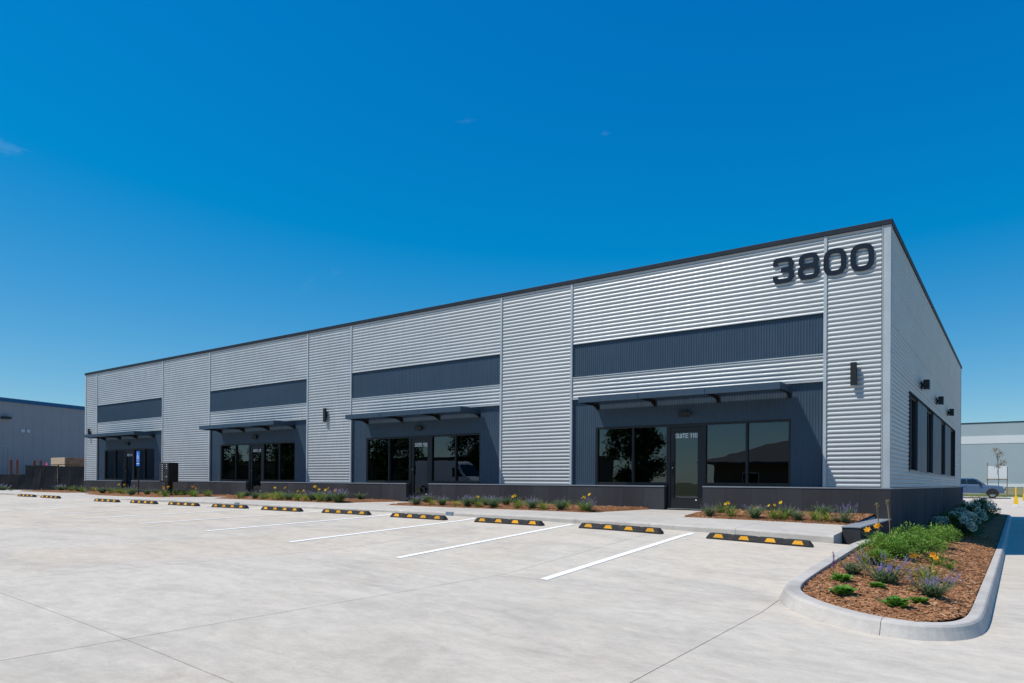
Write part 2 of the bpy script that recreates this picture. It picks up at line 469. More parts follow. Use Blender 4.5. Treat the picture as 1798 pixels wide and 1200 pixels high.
# ------------------------------------------------------------------ heights of the place (z = 0 is the door threshold)
ZS = 0.70
ZT_X = [-60, -45, -35.5, -34.8, -33.6, -27.8, -26.2, -22.9, -18.6, -14.4, -9.4, -7.3, -5.4, -2.0, -0.15, 5]
ZT_Z = [-0.72, -0.72, -0.72, -0.74, -0.835, -0.83, -0.745, -0.745, -0.757, -0.770, -0.778, -0.780, -0.801, -0.861, -0.916, -0.95]
ZB_X = [-60, -33, -29, -22.9, -18.6, -14.4, -11.1, -7.3, -4.2, -2.0, -0.15, 5]
ZB_Z = [-0.84, -0.84, -0.84, -0.845, -0.845, -0.848, -0.855, -0.885, -0.93, -0.985, -1.06, -1.10]
def zt(x): return float(np.interp(x, ZT_X, ZT_Z)) + ZS
def zb(x): return float(np.interp(x, ZB_X, ZB_Z)) + ZS
def sstep(a, b, t):
    t = min(1, max(0, (t - a) / (b - a))); return t * t * (3 - 2 * t)
# lot levels read along rows parallel to the front: kerb foot, wheel stops, stall line ends, next slab joint
ZS_X = [-60, -36, -33, -30, -26, -18, -15, -12.3, -9.6, -6.8, -4.1, -1.35, 0.1, 3]
ZS_Z = [-0.82, -0.82, -0.825, -0.845, -0.885, -0.89, -0.895, -0.903, -0.92, -0.94, -0.962, -1.045, -1.09, -1.2]
ZN_X = [-60, -40, -30, -21.95, -19.2, -16.4, -13.7, -10.98, -8.24, -5.5, -2.75, 0.1, 2.1, 12]
ZN_Z = [-0.93, -0.95, -0.97, -0.985, -0.99, -0.999, -1.012, -1.045, -1.116, -1.209, -1.31, -1.40, -1.46, -1.50]
ZM_X = [-60, -22, -14, -8, -5.5, -3.4, -1.9, 0.0, 2.1, 12]
ZM_Z = [-0.99, -1.01, -1.03, -1.12, -1.195, -1.28, -1.37, -1.47, -1.50, -1.53]
def smooth_row(xs_, zs_):
    gx_ = np.arange(-62, 14, 0.25)
    gz_ = np.interp(gx_, xs_, zs_)
    k_ = np.hanning(11); k_ /= k_.sum()
    return gx_, np.convolve(np.pad(gz_, 5, mode='edge'), k_, 'valid')
ROW_S, ROW_N, ROW_M = smooth_row(ZS_X, ZS_Z), smooth_row(ZN_X, ZN_Z), smooth_row(ZM_X, ZM_Z)
def lot_raw(x, y):
    rows = [(-15.2, float(np.interp(x, *ROW_M))), (-10.1, float(np.interp(x, *ROW_N))), (-5.385, float(np.interp(x, *ROW_S))), (-4.5, zb(x) - ZS)]
    z = float(np.interp(y, [r[0] for r in rows], [r[1] for r in rows]))
    return z + ZS
DY = [-400, -14, -10.4, -9, 2, 26, 50, 62, 66, 90, 400]
DZ = [-1.50, -1.50, -1.475, -1.47, -1.62, -1.64, -1.68, -1.22, -1.12, -0.25, -0.25]
def drive(y): return float(np.interp(y, DY, DZ)) + ZS
def G(x, y):
    a = lot_raw(x, y)
    s = sstep(0.2, 2.1, x)
    return a * (1 - s) + drive(y) * s
def S(x, y):                      # top of the sidewalk
    t = min(1, max(0, (y + 4.5) / 4.4))
    return zt(x) * (1 - t) + (-0.03) * t

# ------------------------------------------------------------------ ground sheet to the horizon
def grid_sheet(name, xs, ys, fn, mat, parent=None, smooth=True):
    mb = MB()
    for y in ys:
        for x in xs: mb.v.append((x, y, fn(x, y)))
    n = len(xs)
    for j in range(len(ys) - 1):
        for i in range(n - 1):
            mb.f.append((j * n + i, j * n + i + 1, (j + 1) * n + i + 1, (j + 1) * n + i))
    return mb.build(name, mat, parent, smooth=smooth)

def base_h(x, y):
    if y > 26:
        return drive(y) - 0.10
    if x > 1.9: return drive(y) - 0.10
    if y < -4.6:
        return G(x, y) - 0.10 if x < 0.0 else min(G(x, y), drive(y)) - 0.14
    if x < -42: return -0.30
    return -1.05
xs = [-3000, -900, -300, -140, -90, -70, -62] + list(np.arange(-60, 12.1, 2.0)) + [16, 24, 40, 70, 120, 300, 900, 3000]
ys = [-3000, -900, -300, -150, -90, -70, -55, -45, -38] + list(np.arange(-34, 26.1, 2.0)) + [26.5, 32, 40, 50, 56, 62, 66, 74, 82, 90, 120, 200, 400, 900, 3000]
gnd = grid_sheet('ground', xs, ys, base_h, 'grass')
tag(gnd, 'dry grass ground stretching away to the horizon', 'ground', kind='structure')

# ------------------------------------------------------------------ concrete lot made of slabs with open joints
lot = empty('parking_lot', (-15, -12, -0.3))
tag(lot, 'pale concrete parking lot of large slabs sloping down from the building', 'parking lot', kind='structure')
def slab(parent, x0, x1, y0, y1, fn, mat='lot', gap=0.004, step=0.51, drop=0.10, name='slab'):
    x0 += gap; x1 -= gap; y0 += gap; y1 -= gap
    nx = max(1, int(math.ceil((x1 - x0) / step))); ny = max(1, int(math.ceil((y1 - y0) / step)))
    mb = MB()
    X = [x0 + (x1 - x0) * i / nx for i in range(nx + 1)]
    Y = [y0 + (y1 - y0) * j / ny for j in range(ny + 1)]
    for y in Y:
        for x in X: mb.v.append((x, y, fn(x, y)))
    n = nx + 1
    for j in range(ny):
        for i in range(nx): mb.f.append((j * n + i, j * n + i + 1, (j + 1) * n + i + 1, (j + 1) * n + i))
    ring = [(i, 0) for i in range(nx)] + [(nx, j) for j in range(ny)] + [(i, ny) for i in range(nx, 0, -1)] + [(0, j) for j in range(ny, 0, -1)]
    o = len(mb.v)
    for i, j in ring:
        x, y, z = mb.v[j * n + i]; mb.v.append((x, y, z - drop))
    m = len(ring)
    for k in range(m):
        a = ring[k]; b = ring[(k + 1) % m]
        mb.f.append((a[1] * n + a[0], o + k, o + (k + 1) % m, b[1] * n + b[0]))
    org = tuple(parent.location)
    return mb.build(name, mat, parent, org=org)
JX = [0.13 - 3.53 * i for i in range(19)]
JY = [-4.5, -10.12, -15.18, -20.24, -25.3, -30.4, -35.5]
for i in range(len(JX) - 1):
    for j in range(len(JY) - 1):
        big = JX[i] < -26 or JY[j] < -20
        slab(lot, JX[i + 1], JX[i], JY[j + 1], JY[j], G, step=0.9 if big else 0.51)
for x0, x1 in ((0.13, 3.66), (3.66, 7.19), (7.19, 10.7)):
    for j in range(1, len(JY) - 1):
        slab(lot, x0, x1, JY[j + 1], JY[j], G)
slab(lot, 0.13, 3.66, -10.12, -9.0, G)
drv = empty('driveway', (5, 8, -0.9))
tag(drv, 'concrete driveway running along the side of the building', 'driveway', kind='structure')
def DG(x, y): return drive(y)
yy = -9.0
slab(drv, 3.66, 7.19, -10.12, -9.0, DG); slab(drv, 7.19, 10.7, -10.12, -9.0, DG)
while yy < 31:
    for x0, x1 in ((2.02, 3.66), (3.66, 7.19), (7.19, 10.7)):
        slab(drv, x0, x1, yy, yy + 5.06, DG, step=1.3)
    yy += 5.06
rear = grid_sheet('rear_driveway', list(np.arange(-60, 60.1, 5)), [27, 30, 35, 40, 45, 50, 54, 57, 60, 63, 66.0], lambda x, y: drive(y) + (-0.02 if y < 32 else 0.0), 'lot')
tag(rear, 'concrete drive crossing behind the building', 'driveway', kind='structure')
left_pave = grid_sheet('pavement', [-66, -60, -54, -48, -41.2], [-4.5, -2, 1, 4, 8, 14, 20], lambda x, y: -0.13 if y < 3 else -0.13, 'walk')
tag(left_pave, 'concrete pavement beyond the far end of the building', 'pavement', kind='structure')

# painted stall lines
SX, STALL = -1.3467, 2.743
line_x = [SX - 1.405 - STALL * i for i in range(10)] + [-29.9, -32.55, -35.2, -37.9]
for x in line_x:
    mb = MB(); n = 24
    for k in range(n + 1):
        y = -10.08 + (5.30) * k / n
        for dx in (-0.06, 0.06): mb.v.append((x + dx, y, G(x + dx, y) + 0.006))
    for k in range(n): mb.f.append((2 * k, 2 * k + 1, 2 * k + 3, 2 * k + 2))
    mb.build('parking_line', 'paint', lot, org=tuple(lot.location))

# ------------------------------------------------------------------ sidewalk of slabs with a kerb face
walk = empty('sidewalk', (-20, -3, -0.1))
tag(walk, 'raised concrete sidewalk with kerb face along the storefronts', 'sidewalk', kind='structure')
def walk_slab(x0, x1, gap=0.003):
    x0 += gap; x1 -= gap
    prof = [(-4.5, None), (-4.485, -0.012), (-4.46, 0.0), (-3.2, 0.0), (-1.6, 0.0), (0.04, 0.0)]
    mb = MB(); xsn = [x0, (x0 + x1) / 2, x1]
    rows = []
    for x in xsn:
        row = [(x, -4.5, zb(x) - 0.14), (x, -4.5, max(zt(x) - 0.035, zb(x) - 0.1))]
        for y, d in prof[1:]: row.append((x, y, S(x, y) + d))
        row.append((x, 0.04, -0.5))
        rows.append(row)
    n = len(rows[0])
    for r in rows: mb.v.extend(r)
    for i in range(2):
        for k in range(n - 1):
            mb.f.append((i * n + k, (i + 1) * n + k, (i + 1) * n + k + 1, i * n + k + 1))
    mb.f.append(tuple(range(n))); mb.f.append(tuple(range(3 * n - 1, 2 * n - 1, -1)))
    mb.build('slab', 'walk', walk, org=tuple(walk.location))
wx = -0.262
edges = [-0.262, -2.02]
while edges[-1] > -46: edges.append(edges[-1] - 1.79)
for a, b in zip(edges[1:], edges[:-1]): walk_slab(a, b)
# drain plates set in the kerb
for x0, x1 in ((-9.42, -9.18), (-18.80, -18.55)):
    mb = MB(); z0 = zb(x0) - 0.02; z1 = zt(x0) + 0.004
    mb.box(x0, x1, -4.512, -4.47, z0, z1)
    for k in range(4): mb.box(x0 + 0.01, x1 - 0.01, -4.520, -4.5121, z0 + 0.02 + k * 0.026, z0 + 0.031 + k * 0.026)
    mb.box(x0 + 0.02, x1 - 0.02, -4.469, -2.55, z1 - 0.03, z1 + 0.001) if False else None
    mb.build('drain_plate', 'drain', walk, org=tuple(walk.location))

# ------------------------------------------------------------------ main building
B = empty('commercial_building', (-20.43, 12.1, 0))
BO = (-20.43, 12.1, 0)
tag(B, 'long silver corrugated metal office building with slate panels and number 3800', 'building')
BL, BW = -40.86, 24.26
Z0, ZTOP, ZPAN = 0.61, 6.75, 6.63
PITCH, AMP = 0.1065, 0.0215
RECESS = 0.06

def corr_h(a0, a1, z0, z1, face, base, tilt=0.0):
    """corrugation with ribs running along the wall; face '-y','+x','-x','+y'"""
    mb = MB()
    seg = 8; dz = PITCH / seg
    k0 = math.ceil((z0 - Z0) / dz - 1e-6); k1 = math.floor((z1 - Z0) / dz + 1e-6)
    zs = [z0] + [Z0 + k * dz for k in range(k0, k1 + 1) if z0 + 1e-4 < Z0 + k * dz < z1 - 1e-4] + [z1]
    for z in zs:
        ph = ((z - Z0) / PITCH) % 1.0
        s = math.sin(math.pi * ph)            # round crowns, tight valleys
        d = AMP * (0.35 * (0.5 - 0.5 * math.cos(2 * math.pi * ph)) + 0.65 * s ** 0.9) + tilt * (z1 - z)
        for a in (a0, a1):
            if face == '-y': mb.v.append((a, base - d, z))
            elif face == '+y': mb.v.append((a, base + d, z))
            elif face == '+x': mb.v.append((base + d, a, z))
            else: mb.v.append((base - d, a, z))
    for i in range(len(zs) - 1):
        q = (2 * i, 2 * i + 1, 2 * i + 3, 2 * i + 2)
        mb.f.append(q if face in ('-y', '+x') else q[::-1])
    return mb

def corr_v(x0, x1, z0, z1, base, pitch=0.068, amp=0.014):
    mb = MB()
    n = max(2, int(round((x1 - x0) / pitch * 6)))
    for i in range(n + 1):
        x = x0 + (x1 - x0) * i / n
        d = amp * (0.5 - 0.5 * math.cos(2 * math.pi * x / pitch))
        mb.v.append((x, base - d, z0)); mb.v.append((x, base - d, z1))
    for i in range(n): mb.f.append((2 * i, 2 * i + 2, 2 * i + 3, 2 * i + 1))
    return mb

def bpart(mb, name, mat, parent=None, smooth=False, label=None):
    o = mb.build(name, mat, parent or B, org=BO, smooth=smooth)
    if label: o['label'] = label
    return o

BAYS = [-8.43, -18.23, -27.99, -39.41]
BAYW = [7.07, 7.17, 7.15, 7.17]
piers = [(-1.36, -0.13), (-11.06, -8.43), (-20.84, -18.23), (-32.24, -27.99), (BL + 0.06, -39.41)]
for a, b in piers:
    bpart(corr_h(a + 0.035, b - 0.035, Z0 + 0.025, ZPAN, '-y', 0.0), 'wall_panel', 'silver', smooth=True)
    bpart(MB().box(a, b, 0.03, 0.25, Z0, ZPAN), 'wall_core', 'core')
for x in [p for ab in piers for p in ab]:
    if x in (-0.13, BL + 0.06): continue
    bpart(MB().bbox(x - 0.038, x + 0.038, -0.040, 0.03, Z0 + 0.02, ZPAN, 0.006), 'wall_trim', 'silver_trim')
# corner trims
mb = MB(); mb.box(-0.135, 0.028, -0.034, 0.03, Z0 + 0.02, ZPAN); mb.box(-0.03, 0.034, 0.0301, 0.135, Z0 + 0.02, ZPAN)
mb.box(-0.150, -0.1351, -0.046, 0.02, Z0 + 0.02, ZPAN)
bpart(mb, 'corner_trim', 'silver_trim')
mb = MB(); mb.box(BL - 0.028, BL + 0.095, -0.034, 0.03, Z0 + 0.02, ZPAN); mb.box(BL - 0.034, BL + 0.03, 0.0301, 0.135, Z0 + 0.02, ZPAN)
bpart(mb, 'corner_trim', 'silver_trim')

BAND0, BAND1, REC1 = 3.835, 4.795, 3.165
FR0, FR1, FRT = 0.80, 6.28, 2.31
SUITES = ['110', '120', '130', '140']

# --- stroke lettering in a squared sans face
def round_poly(pts, r, closed=False, n=6):
    out = []; m = len(pts)
    for i, p in enumerate(pts):
        if not closed and i in (0, m - 1): out.append(p); continue
        p = Vector(p); a = Vector(pts[i - 1]) - p; b = Vector(pts[(i + 1) % m]) - p
        rr = min(r, a.length * 0.49, b.length * 0.49)
        s = p + a.normalized() * rr; e = p + b.normalized() * rr
        for k in range(n + 1):
            t = k / n
            q = s * (1 - t) ** 2 + p * 2 * t * (1 - t) + e * t * t
            out.append((q.x, q.y))
    return out
def glyph(ch, w, h, t):
    a, b, c, d = t / 2, t / 2, w - t / 2, h - t / 2
    r = t * 1.6; mid = h * 0.51
    P = []
    if ch == '0' or ch == 'O': P.append((round_poly([(a, b), (c, b), (c, d), (a, d)], r, True), True))
    elif ch == '8':
        P.append((round_poly([(a, b), (c, b), (c, mid), (a, mid)], r, True), True))
        P.append((round_poly([(a + t * .18, mid), (c - t * .18, mid), (c - t * .18, d), (a + t * .18, d)], r, True), True))
    elif ch == '3':
        P.append((round_poly([(a, h * .70), (a, d), (c - t * .1, d), (c - t * .1, mid), (w * .38, mid)], r), False))
        P.append((round_poly([(w * .38, mid - .001), (c, mid - .001), (c, b), (a, b), (a, h * .30)], r), False))
    elif ch == 'S': P.append((round_poly([(c, h * .73), (c, d), (a, d), (a, mid), (c, mid), (c, b), (a, b), (a, h * .27)], r), False))
    elif ch == 'U': P.append((round_poly([(a, h), (a, b), (c, b), (c, h)], r), False))
    elif ch == 'I': P.append(([(w / 2, 0), (w / 2, h)], False))
    elif ch == 'T': P += [([(0, d), (w, d)], False), ([(w / 2, 0), (w / 2, h - t)], False)]
    elif ch == 'E': P += [([(a, 0), (a, h)], False), ([(t, d), (w, d)], False), ([(t, mid), (w * .92, mid)], False), ([(t, b), (w, b)], False)]
    elif ch == '1': P.append((round_poly([(w * .15, h * .78), (w * .62, h - t * .3), (w * .62, 0)], t * .2), False))
    elif ch == '2': P.append((round_poly([(a, h * .72), (a, d), (c, d), (c, mid), (a, mid), (a, b), (w, b)], r), False))
    elif ch == '4': P += [([(w * .74, 0), (w * .74, h)], False), (round_poly([(w * .70, d), (a, h * .30), (a, h * .24), (w, h * .24)], t * .2), False)]
    return P
def stroke(mb, pts, t, closed, x0, z0, y_front, y_back):
    m = len(pts); L = []; R = []
    for i in range(m):
        p = Vector(pts[i])
        if closed: a = Vector(pts[i - 1]); b = Vector(pts[(i + 1) % m])
        else: a = Vector(pts[max(0, i - 1)]); b = Vector(pts[min(m - 1, i + 1)])
        d1 = (p - a); d2 = (b - p)
        if d1.length < 1e-6: d1 = d2
        if d2.length < 1e-6: d2 = d1
        d1 = d1.normalized(); d2 = d2.normalized()
        n1 = Vector((-d1.y, d1.x)); n2 = Vector((-d2.y, d2.x))
        nn = (n1 + n2).normalized(); k = 1 / max(0.5, nn.dot(n1))
        L.append(p + nn * t / 2 * k); R.append(p - nn * t / 2 * k)
    o = len(mb.v)
    for i in range(m):
        for q in (L[i], R[i]): mb.v.append((x0 + q.x, y_front, z0 + q.y))
        for q in (L[i], R[i]): mb.v.append((x0 + q.x, y_back, z0 + q.y))
    for i in range(m if closed else m - 1):
        a = o + 4 * i; b = o + 4 * ((i + 1) % m)
        mb.f += [(a, a + 1, b + 1, b), (a + 2, b + 2, b + 3, a + 3), (a, b, b + 2, a + 2), (a + 1, a + 3, b + 3, b + 1)]
    if not closed:
        a = o; e = o + 4 * (m - 1)
        mb.f += [(a, a + 2, a + 3, a + 1), (e, e + 1, e + 3, e + 2)]
def write(mb, text, x0, z0, h, w, t, gap, yf, yb):
    x = x0
    for ch in text:
        if ch == ' ': x += w * 0.62; continue
        cw = {'I': t * 1.1, '1': w * .7}.get(ch, w)
        for i, (pts, closed) in enumerate(glyph(ch, cw, h, t)): stroke(mb, pts, t, closed, x, z0, yf - 0.0006 * i, yb)
        x += cw + gap
    return x

def make_bay(x0, w, suite):
    x1 = x0 + w
    f0, f1 = x0 + FR0, x0 + FR0 + (FR1 - FR0)
    # upper silver skins and slate band
    bpart(corr_h(x0 + 0.035, x1 - 0.035, BAND1 + 0.012, ZPAN, '-y', 0.0), 'wall_panel', 'silver', smooth=True)
    bpart(corr_h(x0 + 0.035, x1 - 0.035, REC1 + 0.03, BAND0 - 0.03, '-y', 0.0), 'wall_panel', 'silver', smooth=True)
    bpart(corr_v(x0 + 0.04, x1 - 0.04, BAND0, BAND1, 0.022), 'slate_band', 'slate', smooth=True)
    bpart(MB().box(x0 + 0.038, x1 - 0.038, -0.028, 0.03, BAND0 - 0.03, BAND0 - 0.003), 'band_sill', 'silver_trim')
    bpart(MB().box(x0 + 0.038, x1 - 0.038, -0.026, 0.03, BAND1 - 0.002, BAND1 + 0.012), 'band_head', 'coping')
    bpart(MB().box(x0 + 0.038, x1 - 0.038, -0.026, RECESS + 0.02, REC1, REC1 + 0.028), 'soffit_trim', 'silver_trim')
    # recessed slate cladding around the storefront
    R = RECESS
    bpart(corr_v(x0 + 0.038, f0, Z0 + 0.02, REC1, R), 'slate_panel', 'slate', smooth=True)
    bpart(corr_v(f1, x1 - 0.038, Z0 + 0.02, REC1, R), 'slate_panel', 'slate', smooth=True)
    bpart(corr_v(f0, f1, FRT, REC1, R), 'slate_panel', 'slate', smooth=True)
    mb = MB(); mb.box(x0 + .001, f0 - .002, R + 0.02, 0.25, Z0, REC1); mb.box(f1 + .002, x1 - .001, R + 0.02, 0.25, Z0, REC1)
    mb.box(f0 - .002, f1 + .002, R + 0.02, 0.25, FRT + .002, REC1); mb.box(x0 + .001, x1 - .001, 0.032, 0.25, REC1 + .03, ZPAN)
    bpart(mb, 'wall_core', 'core')
    # storefront glazing
    dl, dr = x0 + 3.06, x0 + 4.06                 # door opening
    ya, yb2 = R + 0.005, R + 0.115
    yg = R + 0.065
    def window(wx0, wx1, mx):
        mb = MB(); t = 0.055; zb0, zt0 = Z0 + 0.022, FRT - 0.002
        mb.box(wx0, wx0 + t, ya, yb2, zb0, zt0); mb.box(wx1 - t, wx1, ya, yb2, zb0, zt0)
        mb.box(wx0 + t, wx1 - t, ya, yb2, zt0 - t, zt0); mb.box(wx0 + t, wx1 - t, ya, yb2, zb0, zb0 + 0.085)
        mb.box(mx - 0.028, mx + 0.028, ya + .002, yb2 - .002, zb0 + 0.085, zt0 - t)
        wo = bpart(mb, 'window', 'frame')
        for a, b in ((wx0 + t, mx - 0.028), (mx + 0.028, wx1 - t)):
            bpart(MB().box(a, b, yg, yg + 0.012, zb0 + 0.085, zt0 - t), 'pane', 'glass', wo)
        bpart(MB().box(wx0 + 0.01, wx1 - 0.01, R - 0.03, ya - 0.001, zb0 + .002, zb0 + 0.03), 'sill', 'frame', wo)
    window(f0 + 0.002, dl, x0 + 1.99)
    window(dr, f1 - 0.002, x0 + 5.19)
    # door
    mb = MB(); t = 0.055
    mb.box(dl + .001, dl + t, ya, yb2, 0.0, FRT - .002); mb.box(dr - t, dr - .001, ya, yb2, 0.0, FRT - .002)
    mb.box(dl + t, dr - t, ya, yb2, FRT - 0.10, FRT - .002)
    l0, l1 = dl + t + .004, dr - t - .004
    mb.box(l0, l0 + 0.115, ya + .02, yb2 - .03, 0.012, FRT - 0.106); mb.box(l1 - 0.115, l1, ya + .02, yb2 - .03, 0.012, FRT - 0.106)
    mb.box(l0 + .115, l1 - .115, ya + .02, yb2 - .03, FRT - 0.24, FRT - 0.106); mb.box(l0 + .115, l1 - .115, ya + .02, yb2 - .03, 0.012, 0.30)
    d = bpart(mb, 'door', 'frame')
    bpart(MB().box(l0 + .115, l1 - .115, yg - .005, yg + .007, 0.30, FRT - 0.24), 'pane', 'glass', d)
    mb = MB(); hx = l0 + 0.06
    mb.tube([(hx, ya + .02, 0.92), (hx, ya - .045, 0.92), (hx, ya - .045, 1.25), (hx, ya + .02, 1.25)], 0.013, 8)
    bpart(mb, 'handle', 'frame', d)
    bpart(MB().tube([(hx, ya + .022, 1.12), (hx, ya + .006, 1.12)], 0.02, 10), 'lock', 'steel', d)
    bpart(MB().box(l1 - 0.17, l1 - 0.13, ya + .012, ya + .018, 0.235, 0.26), 'door_sticker', 'letter', d)
    bpart(MB().box(dl + .004, dr - .004, ya - .06, yb2, 0.0005, 0.012), 'threshold', 'steel', d)
    mb = MB(); txt = 'SUITE ' + suite
    tw = write(MB(), txt, 0, 0, 0.12, 0.072, 0.016, 0.0135, 0, 0)
    write(mb, txt, (l0 + l1) / 2 - tw / 2, FRT - 0.385, 0.12, 0.072, 0.016, 0.0135, yg - 0.0075, yg - 0.0055)
    tag(bpart(mb, 'suite_lettering', 'letter', d, label='white lettering SUITE %s on the door glass' % suite), kind='stuff')
    # canopy
    c0, c1, cd = f0 + 0.01, f1 + 0.02, -0.98
    zc0, zc1 = 2.93, 3.10
    cn = bpart(MB().box(c0 + .012, c1 - .012, cd + 0.012, -0.036 + 0.0, zc1 - 0.085, zc1 - 0.045), 'canopy', 'slate')
    n = 3
    for k in range(n):
        a = c0 + (c1 - c0) * k / n; b = c0 + (c1 - c0) * (k + 1) / n
        bpart(MB().bbox(a + 0.003, b - 0.003, cd - 0.012, cd + 0.010, zc0, zc1, 0.004), 'fascia_panel', 'slate', cn)
    for xa, xb in ((c0 - .010, c0 + .010), (c1 - .010, c1 + .010)):
        bpart(MB().bbox(xa, xb, cd + 0.0105, -0.04, zc0, zc1, 0.004), 'end_fascia', 'slate', cn)
    for k in range(4):
        bx = c0 + 0.06 + (c1 - c0 - 0.12) * k / 3
        mb = MB()
        mb.prism([(cd + 0.02, zc0 + 0.045), (cd + 0.02, zc0 + 0.012), (-0.22, zc0 - 0.01), (R - 0.016, zc0 - 0.11), (R - 0.016, zc0 + 0.083), (cd + 0.02, zc0 + 0.083)][::-1], bx - 0.008, bx + 0.008, 'x')
        mb.box(bx - 0.05, bx + 0.05, R - 0.022, R - 0.013, zc0 - 0.12, zc0 + 0.06)
        bpart(mb, 'bracket', 'black', cn)
    for k in range(3):
        yk = cd + 0.24 * (k + 1)
        bpart(MB().box(c0 + .015, c1 - .015, yk - 0.02, yk + 0.02, zc1 - 0.115, zc1 - 0.0855), 'purlin', 'slate', cn)
for x0, w, s in zip(BAYS, BAYW, SUITES): make_bay(x0, w, s)

# --- number sign
ns = None
mbs = []
DW, DH, DT = 0.495, 0.635, 0.112
x = -2.575
for i, ch in enumerate('3800'):
    mb = MB()
    for j, (pts, closed) in enumerate(glyph(ch, DW, DH, DT)): stroke(mb, pts, DT, closed, x, 5.665, -0.058 - 0.002 * j, -0.034)
    for px, pz in ((0.08, 0.1), (DW - 0.08, 0.1), (DW - 0.08, DH - 0.1)):
        mb.tube([(x + px, -0.035, 5.665 + pz), (x + px, -0.0, 5.665 + pz)], 0.008, 6)
    o = bpart(mb, 'number_digit', 'digit', label='large dark navy numeral %s of the street number on the silver wall' % ch)
    x += DW + 0.092

# --- wainscot: painted concrete base in cast panels
def wains_run(a0, a1, side=None):
    pass
WF = -0.055
gaps = [(x0 + 3.00, x0 + 4.08) for x0 in BAYS]
runs = []
prev = 0.055
for g0, g1 in gaps:
    runs.append((g1, prev)); prev = g0
runs.append((BL - 0.05, prev))
for a, b in runs:
    ends = 0.0
    core = bpart(MB().box(a + 0.002, b - 0.006, WF + 0.012, 0.24, -0.55, Z0 - 0.012), 'base_wall', 'wains')
    n = max(1, round((b - a) / 0.61))
    for k in range(n):
        p0 = a + (b - a) * k / n; p1 = a + (b - a) * (k + 1) / n
        j = random.uniform(-0.002, 0.002)
        bpart(MB().bbox(p0 + 0.0012, p1 - 0.0012, WF + j, WF + 0.0115, -0.54, Z0 - 0.013, 0.002), 'panel', 'wains', core)
    bpart(MB().box(a + 0.001, b - (0.0 if b < 0 else 0.004), WF - 0.012, 0.10 if b < 0.01 else 0.10, Z0 - 0.0118, Z0 + 0.018), 'flashing', 'flash', core)
# side base wall
core = bpart(MB().box(-0.2, 0.048, 0.001, BW + 0.05, -1.1, Z0 - 0.012), 'base_wall', 'wains')
n = 40
for k in range(n):
    p0 = WF + 0.002 + (BW + 0.10) * k / n; p1 = WF + 0.002 + (BW + 0.10) * (k + 1) / n
    j = random.uniform(-0.002, 0.002)
    bpart(MB().bbox(0.0485, 0.060 + j, p0 + .0012, p1 - .0012, -1.1, Z0 - 0.013, 0.002), 'panel', 'wains', core)
bpart(MB().box(0.0505, 0.072, WF - 0.01, BW + 0.06, Z0 - 0.0118, Z0 + 0.018), 'flashing', 'flash', core)
for box_ in ((BL - .05, BL + .2, 0.001, BW + .05), (BL - .05, 0.048, BW - .2, BW + .05)):
    bpart(MB().box(*box_[:2], *box_[2:], -1.1, Z0 - 0.012), 'base_wall', 'wains')

# --- side wall (x = 0)
WY0, WY1, WZ0, WZ1 = 3.50, 20.08, 1.08, 3.185
course = PITCH * 9
def side_courses(y0, y1, z0, z1):
    k = math.floor((z0 - Z0) / course)
    z = z0
    while z < z1 - 0.01:
        ze = min(z1, Z0 + (k + 1) * course); k += 1
        if ze - z < 0.03: continue
        bpart(corr_h(y0, y1, z + 0.0, ze, '+x', 0.0, tilt=0.0035), 'wall_panel', 'silver', smooth=True)
        z = ze
side_courses(0.135, WY0, Z0 + .02, ZPAN); side_courses(WY1, BW - .05, Z0 + .02, ZPAN)
side_courses(WY0, WY1, Z0 + .02, WZ0 - .03); side_courses(WY0, WY1, WZ1 + .03, ZPAN)
mb = MB(); mb.box(-0.25, -0.03, 0.251, WY0, Z0, ZPAN); mb.box(-0.25, -0.03, WY1, BW - .03, Z0, ZPAN)
mb.box(-0.25, -0.03, WY0, WY1, Z0, WZ0 - .001); mb.box(-0.25, -0.03, WY0, WY1, WZ1 + .001, ZPAN)
bpart(mb, 'wall_core', 'core')
bpart(MB().box(-0.10, 0.042, WY0 - .02, WY1 + .02, WZ0 - .03, WZ0), 'sill_trim', 'flash')
bpart(MB().box(-0.10, 0.045, WY0 - .02, WY1 + .02, WZ1, WZ1 + .03), 'head_trim', 'coping')
bpart(MB().box(-0.10, 0.04, WY0 - .02, WY0 + .012, WZ0, WZ1), 'jamb_trim', 'coping')
bpart(MB().box(-0.10, 0.04, WY1 - .012, WY1 + .02, WZ0, WZ1), 'jamb_trim', 'coping')
wins = [(3.512, 5.70), (8.23, 10.30), (13.42, 15.30), (18.05, 20.068)]
for a, b in zip(wins[:-1], wins[1:]):
    bpart(MB().box(-0.16, -0.004, a[1], b[0], WZ0, WZ1), 'infill_panel', 'slate')
for a, b in wins:
    t = 0.05; mb = MB(); m = (a + b) / 2
    xa, xb = -0.17, -0.055
    mb.box(xa, xb, a + .001, a + t, WZ0, WZ1); mb.box(xa, xb, b - t, b - .001, WZ0, WZ1)
    mb.box(xa, xb, a + t, b - t, WZ1 - t, WZ1); mb.box(xa, xb, a + t, b - t, WZ0, WZ0 + t)
    mb.box(xa + .002, xb - .002, m - .025, m + .025, WZ0 + t, WZ1 - t)
    wo = bpart(mb, 'window', 'frame')
    for p, q in ((a + t, m - .025), (m + .025, b - t)):
        bpart(MB().box(-0.12, -0.108, p, q, WZ0 + t, WZ1 - t), 'pane', 'glass', wo)
    bpart(MB().box(-0.0545, 0.055, a + .005, b - .005, WZ0 + .001, WZ0 + .02), 'sill', 'flash', wo)
